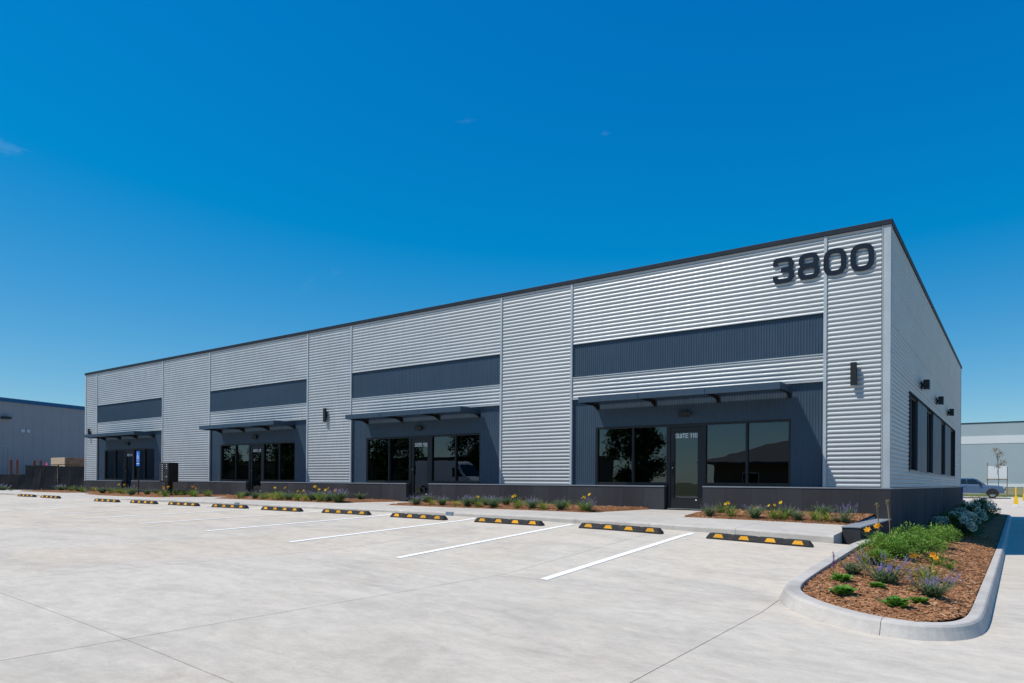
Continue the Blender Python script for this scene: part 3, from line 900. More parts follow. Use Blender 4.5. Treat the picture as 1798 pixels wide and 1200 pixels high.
# other walls, roof, coping
bpart(corr_h(0.0, BW, Z0, ZPAN, '-x', BL), 'wall_panel', 'silver', smooth=True)
bpart(corr_h(BL, 0.0, Z0, ZPAN, '+y', BW), 'wall_panel', 'silver', smooth=True)
mb = MB(); mb.box(BL + .03, BL + .25, 0.26, BW - .03, Z0, ZPAN); mb.box(BL + .26, -0.26, BW - .25, BW - .03, Z0, ZPAN); bpart(mb, 'wall_core', 'core')
bpart(MB().box(-0.03, 0.03, BW - .05, BW + .03, Z0 + .02, ZPAN), 'corner_trim', 'silver_trim')
bpart(MB().box(BL + .27, -0.27, 0.27, BW - .27, 6.2, 6.3), 'roof', 'roof')
cop = [(BL - .06, 0.062, -0.062, 0.26), (-0.26, 0.062, 0.2601, BW + .06), (BL - .06, BL + .26, 0.2601, BW + .06), (BL + .2601, -0.2601, BW - .26, BW + .06)]
for c in cop: bpart(MB().bbox(*c, ZPAN, ZTOP, 0.008), 'coping', 'coping')
# rooms behind the glass
bpart(MB().box(BL + .27, -0.27, 0.26, BW - .3, -0.2, -0.002), 'floor', 'carpet')
bpart(MB().box(BL + .27, -0.27, 0.26, 9.0, 3.3, 3.36), 'ceiling', 'interior')
bpart(MB().box(BL + .27, -0.27, 9.0, 9.1, 0, 3.3), 'partition', 'interior')
for x in (-9.7, -19.5, -30.1): bpart(MB().box(x, x + .12, 0.26, 8.99, 0, 3.29), 'partition', 'interior')

# low retaining wall at the corner
lw = MB().bbox(-0.262, 0.055, -3.78, WF - 0.004, -1.0, -0.105, 0.004).build('retaining_wall', 'wains')
tag(lw, 'low black concrete retaining wall stub running out from the building corner', 'wall')
mb = MB().bbox(-0.275, 0.068, -3.793, WF - 0.006, -0.1045, -0.078, 0.004)
mb.build('wall_cap', 'flash', lw)
rw = MB().bbox(-0.25, 0.06, BW + .055, BW + 3.4, -1.2, -0.11, 0.004).build('retaining_wall', 'wains')
tag(rw, 'low black wall stub continuing behind the rear corner beside the blue bin', 'wall')

# --- wall lamps
def wall_lamp(x, label):
    r = empty('wall_lamp', (x, -0.03, 3.275)); tag(r, label, 'lamp', 'tall sconces on the front wall')
    MB().box(-0.045, 0.045, -0.0, 0.024, -0.11, 0.11).build('back_plate', 'black', r)
    MB().box(-0.02, 0.02, -0.035, -0.0005, -0.05, 0.05).build('arm', 'black', r)
    mb = MB().bbox(-0.065, 0.065, -0.115, -0.0355, -0.27, 0.27, 0.005)
    mb.build('housing', 'black', r)
    MB().box(-0.05, 0.05, -0.105, -0.045, -0.276, -0.2705).build('lens', 'headlight', r)
wall_lamp(-0.72, 'tall black box sconce on the silver wall beside the building corner')
wall_lamp(-19.66, 'tall black box sconce on the silver pier between suites 120 and 130')
wall_lamp(-40.22, 'tall black box sconce at the far end of the silver front wall')
def flood(y, label):
    r = empty('flood_light', (0.03, y, 3.68)); tag(r, label, 'lamp', 'square flood lights over the side windows')
    MB().box(0.0, 0.03, -0.10, 0.10, -0.12, 0.12).build('back_plate', 'black', r)
    MB().box(0.0305, 0.06, -0.05, 0.05, -0.05, 0.05).build('arm', 'black', r)
    mb = MB().bbox(0.06, 0.22, -0.16, 0.16, -0.13, 0.15, 0.006); mb.build('housing', 'black', r)
    MB().box(0.08, 0.20, -0.14, 0.14, -0.138, -0.1305).build('lens', 'headlight', r)
for y, s in ((6.2, 'nearest the corner with the number sign'), (11.0, 'middle one of three'), (15.9, 'nearest the rear corner')):
    flood(y, 'small black flood light above the side windows, ' + s)
for x0, s in zip(BAYS, SUITES):
    r = empty('emergency_light', (x0 + 3.55, RECESS - 0.016, 2.57)); tag(r, 'small black emergency light above ' + {'110': 'the suite door nearest the number 3800', '120': 'the second suite door from the number 3800', '130': 'the third suite door from the number 3800', '140': 'the suite door behind the blue sign'}[s], 'lamp', 'emergency lights over the doors')
    MB().bbox(-0.16, 0.10, -0.11, 0.0, -0.08, 0.08, 0.008).build('housing', 'black', r)
    MB().tube([(0.14, -0.02, 0.0), (0.14, -0.12, -0.01)], [0.04, 0.05], 12).build('lamp_head', 'black', r)
    MB().box(0.095, 0.15, -0.03, -0.012, -0.02, 0.02).build('bracket', 'black', r)

# ------------------------------------------------------------------ island kerb and mulch beds
outer = [(0.05, -3.80), (0.04, -5.0), (0.03, -6.5), (0.03, -8.2), (0.04, -9.0), (0.10, -9.42), (0.24, -9.72), (0.46, -9.95), (0.80, -10.18), (1.15, -10.33),
         (1.45, -10.36), (1.72, -10.29), (1.94, -10.12), (2.08, -9.83), (2.14, -9.4), (2.15, -8.8)]
yv = -7.6
while yv < 25: outer.append((2.15, yv)); yv += 1.2
outer += [(2.12, 25.6), (2.0, 26.2), (1.75, 26.7), (1.35, 27.0), (0.8, 27.1)]
# resample smoothly
def arc_resample(pts, step):
    out = [Vector((*pts[0], 0))]
    acc = []
    for a, b in zip(pts[:-1], pts[1:]):
        n = max(1, int(math.hypot(b[0] - a[0], b[1] - a[1]) / step))
        for k in range(1, n + 1): acc.append((a[0] + (b[0] - a[0]) * k / n, a[1] + (b[1] - a[1]) * k / n))
    return [pts[0]] + acc
OP = arc_resample(outer, 0.07)
for _ in range(12):   # soften the corners
    OP = [OP[0]] + [((OP[i - 1][0] + 2 * OP[i][0] + OP[i + 1][0]) / 4, (OP[i - 1][1] + 2 * OP[i][1] + OP[i + 1][1]) / 4) for i in range(1, len(OP) - 1)] + [OP[-1]]
def gz(x, y):
    return G(min(x, 0.12), y) if (x < 0.35 and y > -9.3) else (drive(y) if y > -9.3 else G(x, y))
def curb_h(x, y):
    if x < 0.35 and y > -9.5: return float(np.interp(y, [-9.5, -8.5, -3.8], [0.14, 0.13, 0.06]))
    return 0.145
gzs = [gz(*p) for p in OP]
for _ in range(30): gzs = [gzs[0]] + [(gzs[i - 1] + 2 * gzs[i] + gzs[i + 1]) / 4 for i in range(1, len(gzs) - 1)] + [gzs[-1]]
curb = empty('curb', (1.1, -6, -0.9))
tag(curb, 'rounded pale concrete kerb around the planted island', 'kerb', kind='structure')
def inward(i):
    a = OP[max(0, i - 1)]; b = OP[min(len(OP) - 1, i + 1)]
    t = Vector((b[0] - a[0], b[1] - a[1])).normalized()
    return Vector((-t.y, t.x))          # path runs so that the island is on the left
PROF = [(0.0, -0.12), (0.0, 0.0), (0.04, 0.55), (0.055, 0.82), (0.078, 0.96), (0.10, 1.0), (0.225, 1.0), (0.235, 0.96), (0.235, -1.0)]
rings = []
for i, p in enumerate(OP):
    nrm = inward(i); h = curb_h(*p); z = gzs[i]
    ring = []
    wf = 1.0 - 0.30 * sstep(1.2, 2.0, p[0])
    for d, k in PROF:
        d = d * wf
        zz = z - 0.12 if k == -0.12 else (z - 0.15 if k == -1.0 else z + h * k)
        ring.append((p[0] + nrm.x * d, p[1] + nrm.y * d, zz))
    rings.append(ring)
cuts = [0]; acc = 0; NEXT = 3.0
for i in range(1, len(OP)):
    acc += math.hypot(OP[i][0] - OP[i - 1][0], OP[i][1] - OP[i - 1][1])
    if acc > NEXT: cuts.append(i); acc = 0; NEXT = 1.45 if OP[i][1] < -8.5 else 2.6
cuts.append(len(OP) - 1)
for a, b in zip(cuts[:-1], cuts[1:]):
    mb = MB(); n = len(PROF)
    seq = [list(r) for r in rings[a:b + 1]]
    # pull both ends back a few millimetres for the joint
    for e, nb in ((0, 1), (-1, -2)):
        d = (Vector(seq[nb][1]) - Vector(seq[e][1])).normalized() * 0.003
        seq[e] = [tuple(Vector(q) + d) for q in seq[e]]
    for r in seq: mb.v.extend(r)
    for i in range(len(seq) - 1):
        for k in range(n - 1): mb.f.append((i * n + k, i * n + k + 1, (i + 1) * n + k + 1, (i + 1) * n + k)[::-1])
    mb.f.append(tuple(range(n))); mb.f.append(tuple(range((len(seq) - 1) * n, len(seq) * n))[::-1])
    mb.build('curb_piece', 'curb', curb, org=tuple(curb.location))

def inner_x(y):     # inner kerb lines at a given y
    xl, xr = 0.275, 1.975
    if y < -8.8:
        t = (-8.8 - y) / 1.35
        t = min(1, max(0, t))
        xl = 0.285 + 0.95 * (t ** 2.2); xr = 1.975 - 0.42 * (t ** 3)
    if y > -3.78: xl = 0.064
    if y > 25: xr = 1.975 - 0.6 * ((y - 25) / 1.9) ** 2
    return xl, xr
def mulch_left(y): return float(np.interp(y, [-10.2, -9.4, -8.5, -5.2, -3.9, 0, 6, 26], [-1.345, -1.275, -1.19, -1.03, -1.01, -1.13, -1.24, -1.45])) + ZS
def mulch_right(y): return drive(y) + 0.135
def island_z(x, y):
    xl, xr = inner_x(y)
    t = min(1, max(0, (x - 0.1) / (1.95 - 0.1)))
    z = mulch_left(y) * (1 - t) + mulch_right(y) * t
    e = min(1, max(0, min(x - xl, xr - x, y + 10.13) / 0.35))
    return z + 0.05 * e + 0.025 * mnoise.noise(Vector((x * 2.2, y * 2.2, 0.3))) * e + 0.010 * mnoise.noise(Vector((x * 9, y * 9, 3.3))) * e
mb = MB(); ny = 260; nx = 26
for j in range(ny + 1):
    y = -10.135 + (26.9 + 10.135) * (j / ny) ** 1.5
    xl, xr = inner_x(y)
    for i in range(nx + 1):
        x = xl + (xr - xl) * i / nx
        mb.v.append((x, y, island_z(x, y)))
n = nx + 1
for j in range(ny):
    for i in range(nx): mb.f.append((j * n + i, j * n + i + 1, (j + 1) * n + i + 1, (j + 1) * n + i))
isl = mb.build('island_bed', 'mulch', smooth=True)
tag(isl, 'wood mulch bed filling the kerbed island', 'mulch bed', kind='structure')

def chips(name, pts_fn, count, smin, smax, label):
    V = []; F = []
    for _ in range(count):
        x, y, z = pts_fn()
        l = random.uniform(smin, smax); w = l * random.uniform(0.16, 0.4); h = l * random.uniform(0.06, 0.16)
        a = random.uniform(0, math.pi); tl = random.uniform(-0.35, 0.35); ro = random.uniform(-0.5, 0.5)
        ux = Vector((math.cos(a) * math.cos(tl), math.sin(a) * math.cos(tl), math.sin(tl)))
        vy = Vector((-math.sin(a), math.cos(a), ro)).normalized()
        wz = ux.cross(vy)
        c = Vector((x, y, z + h * 0.4))
        o = len(V)
        for s in (-1, 1):
            k = random.uniform(0.7, 1.1)
            V += [tuple(c + ux * (s * l / 2) - vy * (w / 2 * k)), tuple(c + ux * (s * l / 2) + vy * (w / 2 * k)), tuple(c + ux * (s * l / 2 * 0.9) + wz * h)]
        F += [(o, o + 1, o + 4, o + 3), (o + 1, o + 2, o + 5, o + 4), (o + 2, o, o + 3, o + 5), (o, o + 2, o + 1), (o + 3, o + 4, o + 5)]
    m = MB(); m.v = V; m.f = F
    o = m.build(name, 'chips')
    tag(o, label, 'wood chips', kind='stuff')
def isl_pt():
    while True:
        y = -10.1 + 15.0 * random.random() ** 1.9
        xl, xr = inner_x(y)
        x = random.uniform(xl + .01, xr - .01)
        return x, y, island_z(x, y)
chips('wood_chips', isl_pt, 19000, 0.02, 0.085, 'loose brown wood chips covering the island bed')

# front beds along the wainscot: (x at wall left, x at wall right, x front left, x front right)
BEDS = [(-4.30, -0.27, -3.95, -0.27), (-13.95, -5.75, -13.7, -6.35), (-23.8, -15.45, -23.5, -16.0), (-35.3, -25.35, -34.9, -25.9), (-43.5, -36.8, -43.2, -37.3)]
BED_FRONT = -2.55
def bed_x(b, v):   # v = 0 at wall, 1 at front
    return b[0] + (b[2] - b[0]) * v, b[1] + (b[3] - b[1]) * v
def bed_z(b, x, y):
    v = min(1, max(0, (-0.06 - y) / (-0.06 - BED_FRONT)))
    xl, xr = bed_x(b, v)
    right_wall = b is BEDS[0]
    er = 1.0 if right_wall else (xr - x) / 0.3
    e = min(1, max(0, min((x - xl) / 0.3, er, (y - BED_FRONT) / 0.3)))
    return S(x, y) - 0.02 + 0.075 * e ** 0.6 + 0.02 * mnoise.noise(Vector((x * 2.5, y * 2.5, 1.3))) * e + 0.008 * mnoise.noise(Vector((x * 9, y * 9, 7.3))) * e
for b in BEDS:
    mb = MB(); ny = 26; nx = max(10, int((b[1] - b[0]) / 0.13))
    for j in range(ny + 1):
        v = j / ny; y = -0.062 + (BED_FRONT + 0.062) * v
        xl, xr = bed_x(b, v)
        for i in range(nx + 1):
            x = xl + (xr - xl) * i / nx
            mb.v.append((x, y, bed_z(b, x, y)))
    n = nx + 1
    for j in range(ny):
        for i in range(nx): mb.f.append((j * n + i, (j + 1) * n + i, (j + 1) * n + i + 1, j * n + i + 1))
    o = mb.build('front_bed', 'mulch', smooth=True)
    tag(o, 'wood mulch planting bed against the black base wall', 'mulch bed', kind='structure')
def bed_pt():
    b = random.choices(BEDS, [3.5, 4.0, 2.0, 1.2, 0.5])[0]
    v = random.random(); y = -0.08 + (BED_FRONT + 0.1) * v
    xl, xr = bed_x(b, v); x = random.uniform(xl + .05, xr - .03)
    return x, y, bed_z(b, x, y)
chips('wood_chips', bed_pt, 9000, 0.025, 0.09, 'loose brown wood chips covering the front beds')

# ------------------------------------------------------------------ wheel stops
def make_stop():
    r = empty('wheel_stop')
    mb = MB(); n = 36
    for i in range(n + 1):
        x = -0.915 + 1.83 * i / n
        e = min(1, (0.915 - abs(x)) / 0.055)
        h = 0.032 + 0.070 * e
        for c in (-0.46, 0, 0.46): h -= 0.010 * math.exp(-((x - c) / 0.035) ** 2)
        hw = 0.040
        for y, z in ((-0.076, -0.02), (-0.076, 0.018), (-hw - 0.008, h - 0.008), (-hw + 0.004, h), (hw - 0.004, h), (hw + 0.008, h - 0.008), (0.076, 0.018), (0.076, -0.02)):
            mb.v.append((x, y, z))
    for i in range(n):
        for k in range(7): mb.f.append((i * 8 + k, (i + 1) * 8 + k, (i + 1) * 8 + k + 1, i * 8 + k + 1))
    mb.f.append(tuple(range(8))); mb.f.append(tuple(range(n * 8, n * 8 + 8))[::-1])
    mb.build('rubber_body', 'rubber', r)
    for side in (-1, 1):
        for c in (-0.69, -0.23, 0.23, 0.69):
            q = []
            for (dx, k) in ((-0.095, 0.10), (0.095, 0.10), (0.058, 0.93), (-0.058, 0.93)):
                y = -0.076 + (0.076 - 0.048) * k; z = 0.018 + (0.094 - 0.018) * k
                q.append((c + dx, side * -1 * (abs(y) + 0.0025) * -1 * (-1), z + 0.001)) if False else q.append((c + dx, side * (abs(y) + 0.002), z + 0.0015))
            inner = [(a, yq - side * 0.006, zq - 0.003) for a, yq, zq in q]
            m2 = MB().add(q + inner, [(0, 1, 2, 3), (0, 4, 5, 1), (1, 5, 6, 2), (2, 6, 7, 3), (3, 7, 4, 0), (7, 6, 5, 4)])
            m2.build('yellow_marker', 'reflector', r)
    return r
ORD = ['first', 'second', 'third', 'fourth', 'fifth', 'sixth', 'seventh', 'eighth', 'ninth', 'tenth', 'eleventh', 'twelfth']
stop_x = [SX - STALL * i for i in range(10)] + [-31.27, -33.84]
stop0 = make_stop()
for i, x in enumerate(stop_x):
    o = stop0 if i == 0 else copy_tree(stop0)
    y = -5.31 + (random.uniform(-0.04, 0.04) if i else 0)
    z = G(x, y)
    gx = (G(x + .5, y) - G(x - .5, y)); gy = (G(x, y + .1) - G(x, y - .1)) / 0.2
    o.location = (x, y, z + 0.006)
    o.rotation_euler = (math.atan(gy), -math.atan(gx), random.uniform(-0.016, 0.016))
    tag(o, 'black rubber wheel stop with yellow markers, %s along from the low retaining wall' % ORD[i], 'wheel stop', 'wheel stops in front of the sidewalk')

# ------------------------------------------------------------------ plants
def leaf(mb, base, direction, length, width, bend=0.3, fold=0.0):
    d = Vector(direction).normalized(); up = Vector((0, 0, 1))
    s = d.cross(up)
    if s.length < 1e-3: s = Vector((1, 0, 0))
    s.normalize(); nrm = s.cross(d).normalized()
    b = Vector(base); m = b + d * length * 0.5 + nrm * length * bend * 0.25; t = b + d * length - nrm * length * bend * 0.3
    mb.add([b, m - s * width / 2, t, m + s * width / 2], [(0, 1, 2, 3)])
def blade(mb, base, az, length, width, lean, droop, seg=5):
    p = Vector(base); h = Vector((math.cos(az), math.sin(az), 0)); s = Vector((-math.sin(az), math.cos(az), 0))
    ang = lean; pts = []
    for k in range(seg + 1):
        t = k / seg; w = width * (1 - t ** 2.2) * (0.6 + 0.4 * min(1, t * 4)) + 0.0008
        pts.append((p - s * w / 2, p + s * w / 2))
        p = p + (h * math.sin(ang) + Vector((0, 0, 1)) * math.cos(ang)) * (length / seg)
        ang += droop / seg * (0.6 + 1.1 * t)
    o = len(mb.v)
    for a, b in pts: mb.v += [tuple(a), tuple(b)]
    for k in range(seg): mb.f.append((o + 2 * k, o + 2 * k + 1, o + 2 * k + 3, o + 2 * k + 2))
def lily_flower(mb, c, r, az):
    c = Vector(c); ax = Vector((math.cos(az) * 0.7, math.sin(az) * 0.7, 0.6)).normalized()
    u = ax.orthogonal().normalized(); w = ax.cross(u)
    for k in range(6):
        t = k * math.pi / 3; d = (u * math.cos(t) + w * math.sin(t)) * 0.85 + ax * 0.55
        s = (u * -math.sin(t) + w * math.cos(t))
        a = c; m = c + d * r * 0.6; e = c + d * r * 0.8 + (u * math.cos(t) + w * math.sin(t)) * r * 0.35
        mb.add([a, m - s * r * 0.28, e, m + s * r * 0.28], [(0, 1, 2, 3)])
def daylily(rng, h, nblades, flowers, mat='lily', fcol='yellow', spread=0.09):
    parts = []
    mb = MB()
    for _ in range(nblades):
        az = rng.uniform(0, 6.283); rr = rng.uniform(0, spread)
        blade(mb, (math.cos(az) * rr, math.sin(az) * rr, -0.02), az + rng.uniform(-.5, .5), h * rng.uniform(0.7, 1.25), rng.uniform(0.010, 0.018), rng.uniform(0.1, 0.75), rng.uniform(0.9, 2.2))
    parts.append(('foliage', mb, mat))
    for k in range(flowers):
        az = rng.uniform(0, 6.283); L = h * rng.uniform(0.85, 1.15); le = rng.uniform(0.2, 0.65)
        tip = (math.cos(az) * math.sin(le) * L, math.sin(az) * math.sin(le) * L, math.cos(le) * L)
        st = MB().tube([(0, 0, 0), tuple(0.55 * c * (1 if i < 2 else 1.08) for i, c in enumerate(tip)), tip], [0.004, 0.0035, 0.003], 5)
        parts.append(('stalk', st, mat))
        f = MB(); lily_flower(f, tip, rng.uniform(0.045, 0.06), rng.uniform(0, 6.28)); lily_flower(f, tuple(c + rng.uniform(-.02, .02) for c in tip), 0.042, rng.uniform(0, 6.28))
        parts.append(('flower', f, fcol))
    return parts
def catmint(rng, h, w, stems, spikes=0.6, lm='mint', fm='purple'):
    mb = MB(); fl = MB()
    for _ in range(stems):
        az = rng.uniform(0, 6.283); lean = rng.uniform(0.05, 1.05) ** 1.0
        L = h * rng.uniform(0.75, 1.1) * (1 + 0.25 * lean)
        d0 = Vector((math.cos(az) * math.sin(lean), math.sin(az) * math.sin(lean), math.cos(lean)))
        base = Vector((math.cos(az) * rng.uniform(0, .06), math.sin(az) * rng.uniform(0, .06), -0.01))
        tip = base + d0 * L * (w / h if lean > 0.6 else 1) * 1.0 + Vector((0, 0, 0.12 * L * lean))
        mb.tube([base, (base + tip) / 2 + Vector((0, 0, -0.02 * lean)), tip], [0.003, 0.0025, 0.0015], 3, False)
        n = 13
        for k in range(n):
            t = 0.12 + 0.8 * k / n; p = base.lerp(tip, t)
            for s in (0, math.pi):
                a2 = rng.uniform(0, 6.28)
                leaf(mb, p, (math.cos(a2 + s), math.sin(a2 + s), rng.uniform(-0.1, 0.6)), rng.uniform(0.022, 0.042) * (1.15 - 0.5 * t), rng.uniform(0.012, 0.02))
        if rng.random() < spikes:
            sp = rng.uniform(0.04, 0.09)
            for k in range(26):
                t = k / 26; p = tip + d0 * (sp * (t - 0.25)) + Vector((0, 0, 0.3 * sp * t))
                a2 = rng.uniform(0, 6.28); rr = 0.012 * (1 - 0.6 * t)
                leaf(fl, p, (math.cos(a2), math.sin(a2), 0.4), rr * 1.5 + 0.004, 0.009)
    return [('foliage', mb, lm), ('flower_spikes', fl, fm)]
def shrub(rng, rx, rz, leaves, mat='shrub', lsize=(0.035, 0.06)):
    mb = MB(); stems = MB()
    cl = []
    for _ in range(16):
        az = rng.uniform(0, 6.283); el = rng.uniform(0.15, 1.45); rr = rng.uniform(0.55, 1.0)
        c = Vector((math.cos(az) * math.cos(el) * rx * rr, math.sin(az) * math.cos(el) * rx * rr, 0.06 + math.sin(el) * rz * rr))
        cl.append((c, rng.uniform(0.3, 0.5) * rx))
        stems.tube([(0, 0, -0.03), (c.x * .4, c.y * .4, c.z * .5), tuple(c)], [0.010, 0.006, 0.003], 5, False)
    for _ in range(leaves):
        c, r = rng.choice(cl)
        v = Vector((rng.gauss(0, 1), rng.gauss(0, 1), rng.gauss(0, 1))).normalized() * r * rng.uniform(0.25, 1.0) ** 0.6
        p = c + v
        if p.z < 0.02: continue
        d = (v.normalized() + Vector((rng.uniform(-.7, .7), rng.uniform(-.7, .7), rng.uniform(-.2, .7)))).normalized()
        L = rng.uniform(*lsize)
        leaf(mb, p, d, L, L * rng.uniform(0.45, 0.6), rng.uniform(0.1, 0.5))
    return [('foliage', mb, mat), ('stems', stems, 'bark')]
def hydrangea(rng, rx, rz):
    parts = shrub(rng, rx, rz, 1100, 'hydra', (0.06, 0.10))
    for _ in range(10):
        az = rng.uniform(0, 6.283); el = rng.uniform(0.3, 1.5)
        c = Vector((math.cos(az) * math.cos(el) * rx * 1.02, math.sin(az) * math.cos(el) * rx * 1.02, 0.08 + math.sin(el) * rz * 1.12))
        f = MB()
        for _k in range(190):
            v = Vector((rng.gauss(0, 1), rng.gauss(0, 1), rng.gauss(0, 1))).normalized()
            p = c + v * 0.085 * rng.uniform(0.8, 1.0)
            leaf(f, p, (v + Vector((rng.uniform(-.9, .9), rng.uniform(-.9, .9), rng.uniform(-.9, .9)))).normalized(), 0.026, 0.022)
        parts.append(('flower_head', f, 'white_fl'))
    return parts
def rosette(rng, r, n):
    mb = MB()
    for k in range(n):
        az = rng.uniform(0, 6.283); t = rng.random()
        L = r * (0.28 + 0.55 * t); el = 1.1 - 0.95 * t + rng.uniform(-.1, .15)
        d = Vector((math.cos(az) * math.cos(el), math.sin(az) * math.cos(el), math.sin(el)))
        s = Vector((-math.sin(az), math.cos(az), 0)); q0 = r * 0.6 * rng.random(); b = Vector((d.x * q0, d.y * q0, 0.01 + 0.05 * rng.random())); up = s.cross(d)
        w = L * rng.uniform(0.5, 0.75)
        pts = [b]
        for q, ww in ((0.35, 0.3), (0.55, 0.62), (0.72, 0.5), (0.85, 0.55), (1.0, 0.0)):
            pts.append(b + d * L * q - s * w * ww + up * -0.12 * L * q * q)
        for q, ww in ((0.85, 0.55), (0.72, 0.5), (0.55, 0.62), (0.35, 0.3)):
            pts.append(b + d * L * q + s * w * ww + up * -0.12 * L * q * q)
        o = len(mb.v); mb.v += [tuple(p) for p in pts]
        mid = len(mb.v); mb.v.append(tuple(b + d * L * 0.6 - up * 0.015))
        m = len(pts)
        for i in range(m): mb.f.append((o + i, o + (i + 1) % m, mid))
    return [('foliage', mb, 'rosette')]
def liatris(rng, h):
    st = MB().tube([(0, 0, -0.02), (0.01, 0.005, h * .5), (0.0, 0.01, h)], [0.005, 0.004, 0.003], 5)
    fl = MB(); lf = MB()
    for k in range(90):
        t = rng.uniform(0.45, 1.02); a = rng.uniform(0, 6.28)
        leaf(fl, (0, 0.008, h * t), (math.cos(a), math.sin(a), 0.5), 0.024, 0.012)
    for k in range(30): a = rng.uniform(0, 6.28); blade(lf, (0, 0, 0), a, 0.14, 0.008, 0.4, 1.0, 3)
    return [('stem', st, 'lily'), ('foliage', lf, 'lily'), ('flower_spike', fl, 'magenta')]

PROTO = {}
def proto(key, maker, nvar):
    lst = []
    for v in range(nvar):
        rng = random.Random(hash((len(key), sum(map(ord, key)), v)) & 0xffff)
        lst.append([(nm, mb.build(nm, mt), mt) for nm, mb, mt in maker(rng, v)])
    for pts in lst:
        for nm, ob, mt in pts: COL.objects.unlink(ob)
    PROTO[key] = lst
proto('lily', lambda r, v: daylily(r, 0.34, 70, 0), 3)
proto('lily_flower', lambda r, v: daylily(r, 0.36, 75, 2 + v % 2), 3)
proto('lily_orange', lambda r, v: daylily(r, 0.34, 55, 3, 'lily', 'orange'), 2)
proto('lily_dry', lambda r, v: daylily(r, 0.30, 55, 0, 'lily_dry'), 2)
proto('mint', lambda r, v: catmint(r, 0.23, 0.27, 85, 0.30), 4)
proto('mint_pale', lambda r, v: catmint(r, 0.22, 0.25, 70, 0.12, 'mint', 'mauve'), 2)
proto('mint_low', lambda r, v: catmint(r, 0.17, 0.30, 90, 0.5), 3)
proto('sage', lambda r, v: catmint(r, 0.33, 0.26, 44, 0.7), 2)
proto('shrub', lambda r, v: shrub(r, 0.36, 0.25, 1700, 'shrub', (0.03, 0.052)), 3)
proto('hydra', lambda r, v: hydrangea(r, 0.46, 0.40), 2)
proto('rosette', lambda r, v: rosette(r, 0.14, 90), 3)
proto('liatris', lambda r, v: liatris(r, 0.36), 1)
def dry_stalks(r, v):
    mb = MB()
    for _ in range(3):
        a = r.uniform(0, 6.28); L = r.uniform(0.55, 0.8)
        tip = (math.cos(a) * .06, math.sin(a) * .06, L)
        mb.tube([(0, 0, -.02), (tip[0] * .3, tip[1] * .3, L * .5), tip], [0.004, 0.0035, 0.003], 5)
        for k in range(12):
            a2 = r.uniform(0, 6.28); leaf(mb, (tip[0], tip[1], L - r.uniform(0, .04)), (math.cos(a2), math.sin(a2), 0.9), 0.045, 0.012)
    return [('seed_stalks', mb, 'drystalk')]
proto('stalk', dry_stalks, 1)

PCOUNT = {}
def plant(key, name, x, y, z, label, group, scale=1.0):
    k = PCOUNT.get(key, 0); PCOUNT[key] = k + 1
    var = PROTO[key][k % len(PROTO[key])]
    r = empty(name, (x, y, z), random.uniform(0, 6.283))
    r.scale = (scale * random.uniform(0.94, 1.1), scale * random.uniform(0.94, 1.1), scale * random.uniform(0.92, 1.1))
    tag(r, label, 'plant', group)
    for nm, ob, mt in var:
        c = bpy.data.objects.new(nm, ob.data); COL.objects.link(c); c.parent = r
        if nm in ('flower_spikes', 'foliage', 'stems', 'seed_stalks', 'flower_head'): c['kind'] = 'stuff'
    return r

# pixel -> ray (photo pixels), met with a height function
def ray_dir(px, py):
    f = 1221.86; x = (px - 899) / f; y = (py - 842.42) / f
    v = Vector((x, -y, -1.0))
    return (cam.matrix_world.to_3x3() @ v).normalized()
def meet(px, py, fn, lo=8, hi=60):
    d = ray_dir(px, py)
    prev = None; t = lo
    while t < hi:
        p = CAM + d * t
        if p.z <= fn(p.x, p.y): return p
        t += 0.05
    return CAM + d * hi

def front_plant(px, py, key, name, desc, sc=1.0):
    p = meet(px, py, lambda x, y: S(x, y) + 0.045 if y < 0.3 else -9, 10, 60)
    y = min(-0.40, max(-2.3, p.y))
    d = ray_dir(px, py); t = (y - CAM.y) / d.y
    x = CAM.x + d.x * t
    b = min(BEDS, key=lambda q: 0 if q[0] <= x <= q[1] else min(abs(x - q[0]), abs(x - q[1])))
    v = (-0.06 - y) / (-0.06 - BED_FRONT); xl, xr = bed_x(b, v)
    x = min(xr - 0.22, max(xl + 0.22, x))
    z = bed_z(b, x, y)
    bi = BEDS.index(b)
    r = plant(key, name, x, y, z, desc, 'front bed plants', sc)
    FRONT.setdefault((bi, name), []).append((x, r, desc))
FRONT = {}
LIL, LILF, MNT = 'green strap leaved daylily', 'daylily with yellow blooms', 'grey green catmint with purple spikes'
def fp(ox, oy, s, lst):
    for zx, zy, key, sc in lst:
        nm, ds = {'lily': ('daylily', LIL), 'lily_flower': ('flowering_daylily', LILF), 'lily_orange': ('orange_daylily', 'daylily with orange blooms'), 'mint': ('catmint', MNT), 'mint_pale': ('pale_catmint', 'pale catmint with few mauve flowers'),
                  'sage': ('sage_plant', 'upright sage with tall purple spikes'), 'lily_dry': ('yellowing_daylily', 'small yellowing daylily clump')}[key]
        front_plant(ox + zx / s, oy + zy / s, key, nm, ds, sc * (0.92 if ox > 600 else 1.05))
fp(1200, 840, 4.495, [(205, 303, 'mint_pale', 1.0), (375, 318, 'lily_flower', 1.0), (560, 328, 'mint', 1.0), (712, 340, 'lily_flower', 0.95), (790, 322, 'lily', 1.05), (905, 355, 'mint_pale', 0.95),
                      (1050, 342, 'lily', 1.0), (1135, 385, 'lily_dry', 0.9), (1205, 388, 'mint_pale', 0.5), (1320, 372, 'sage', 1.05)])
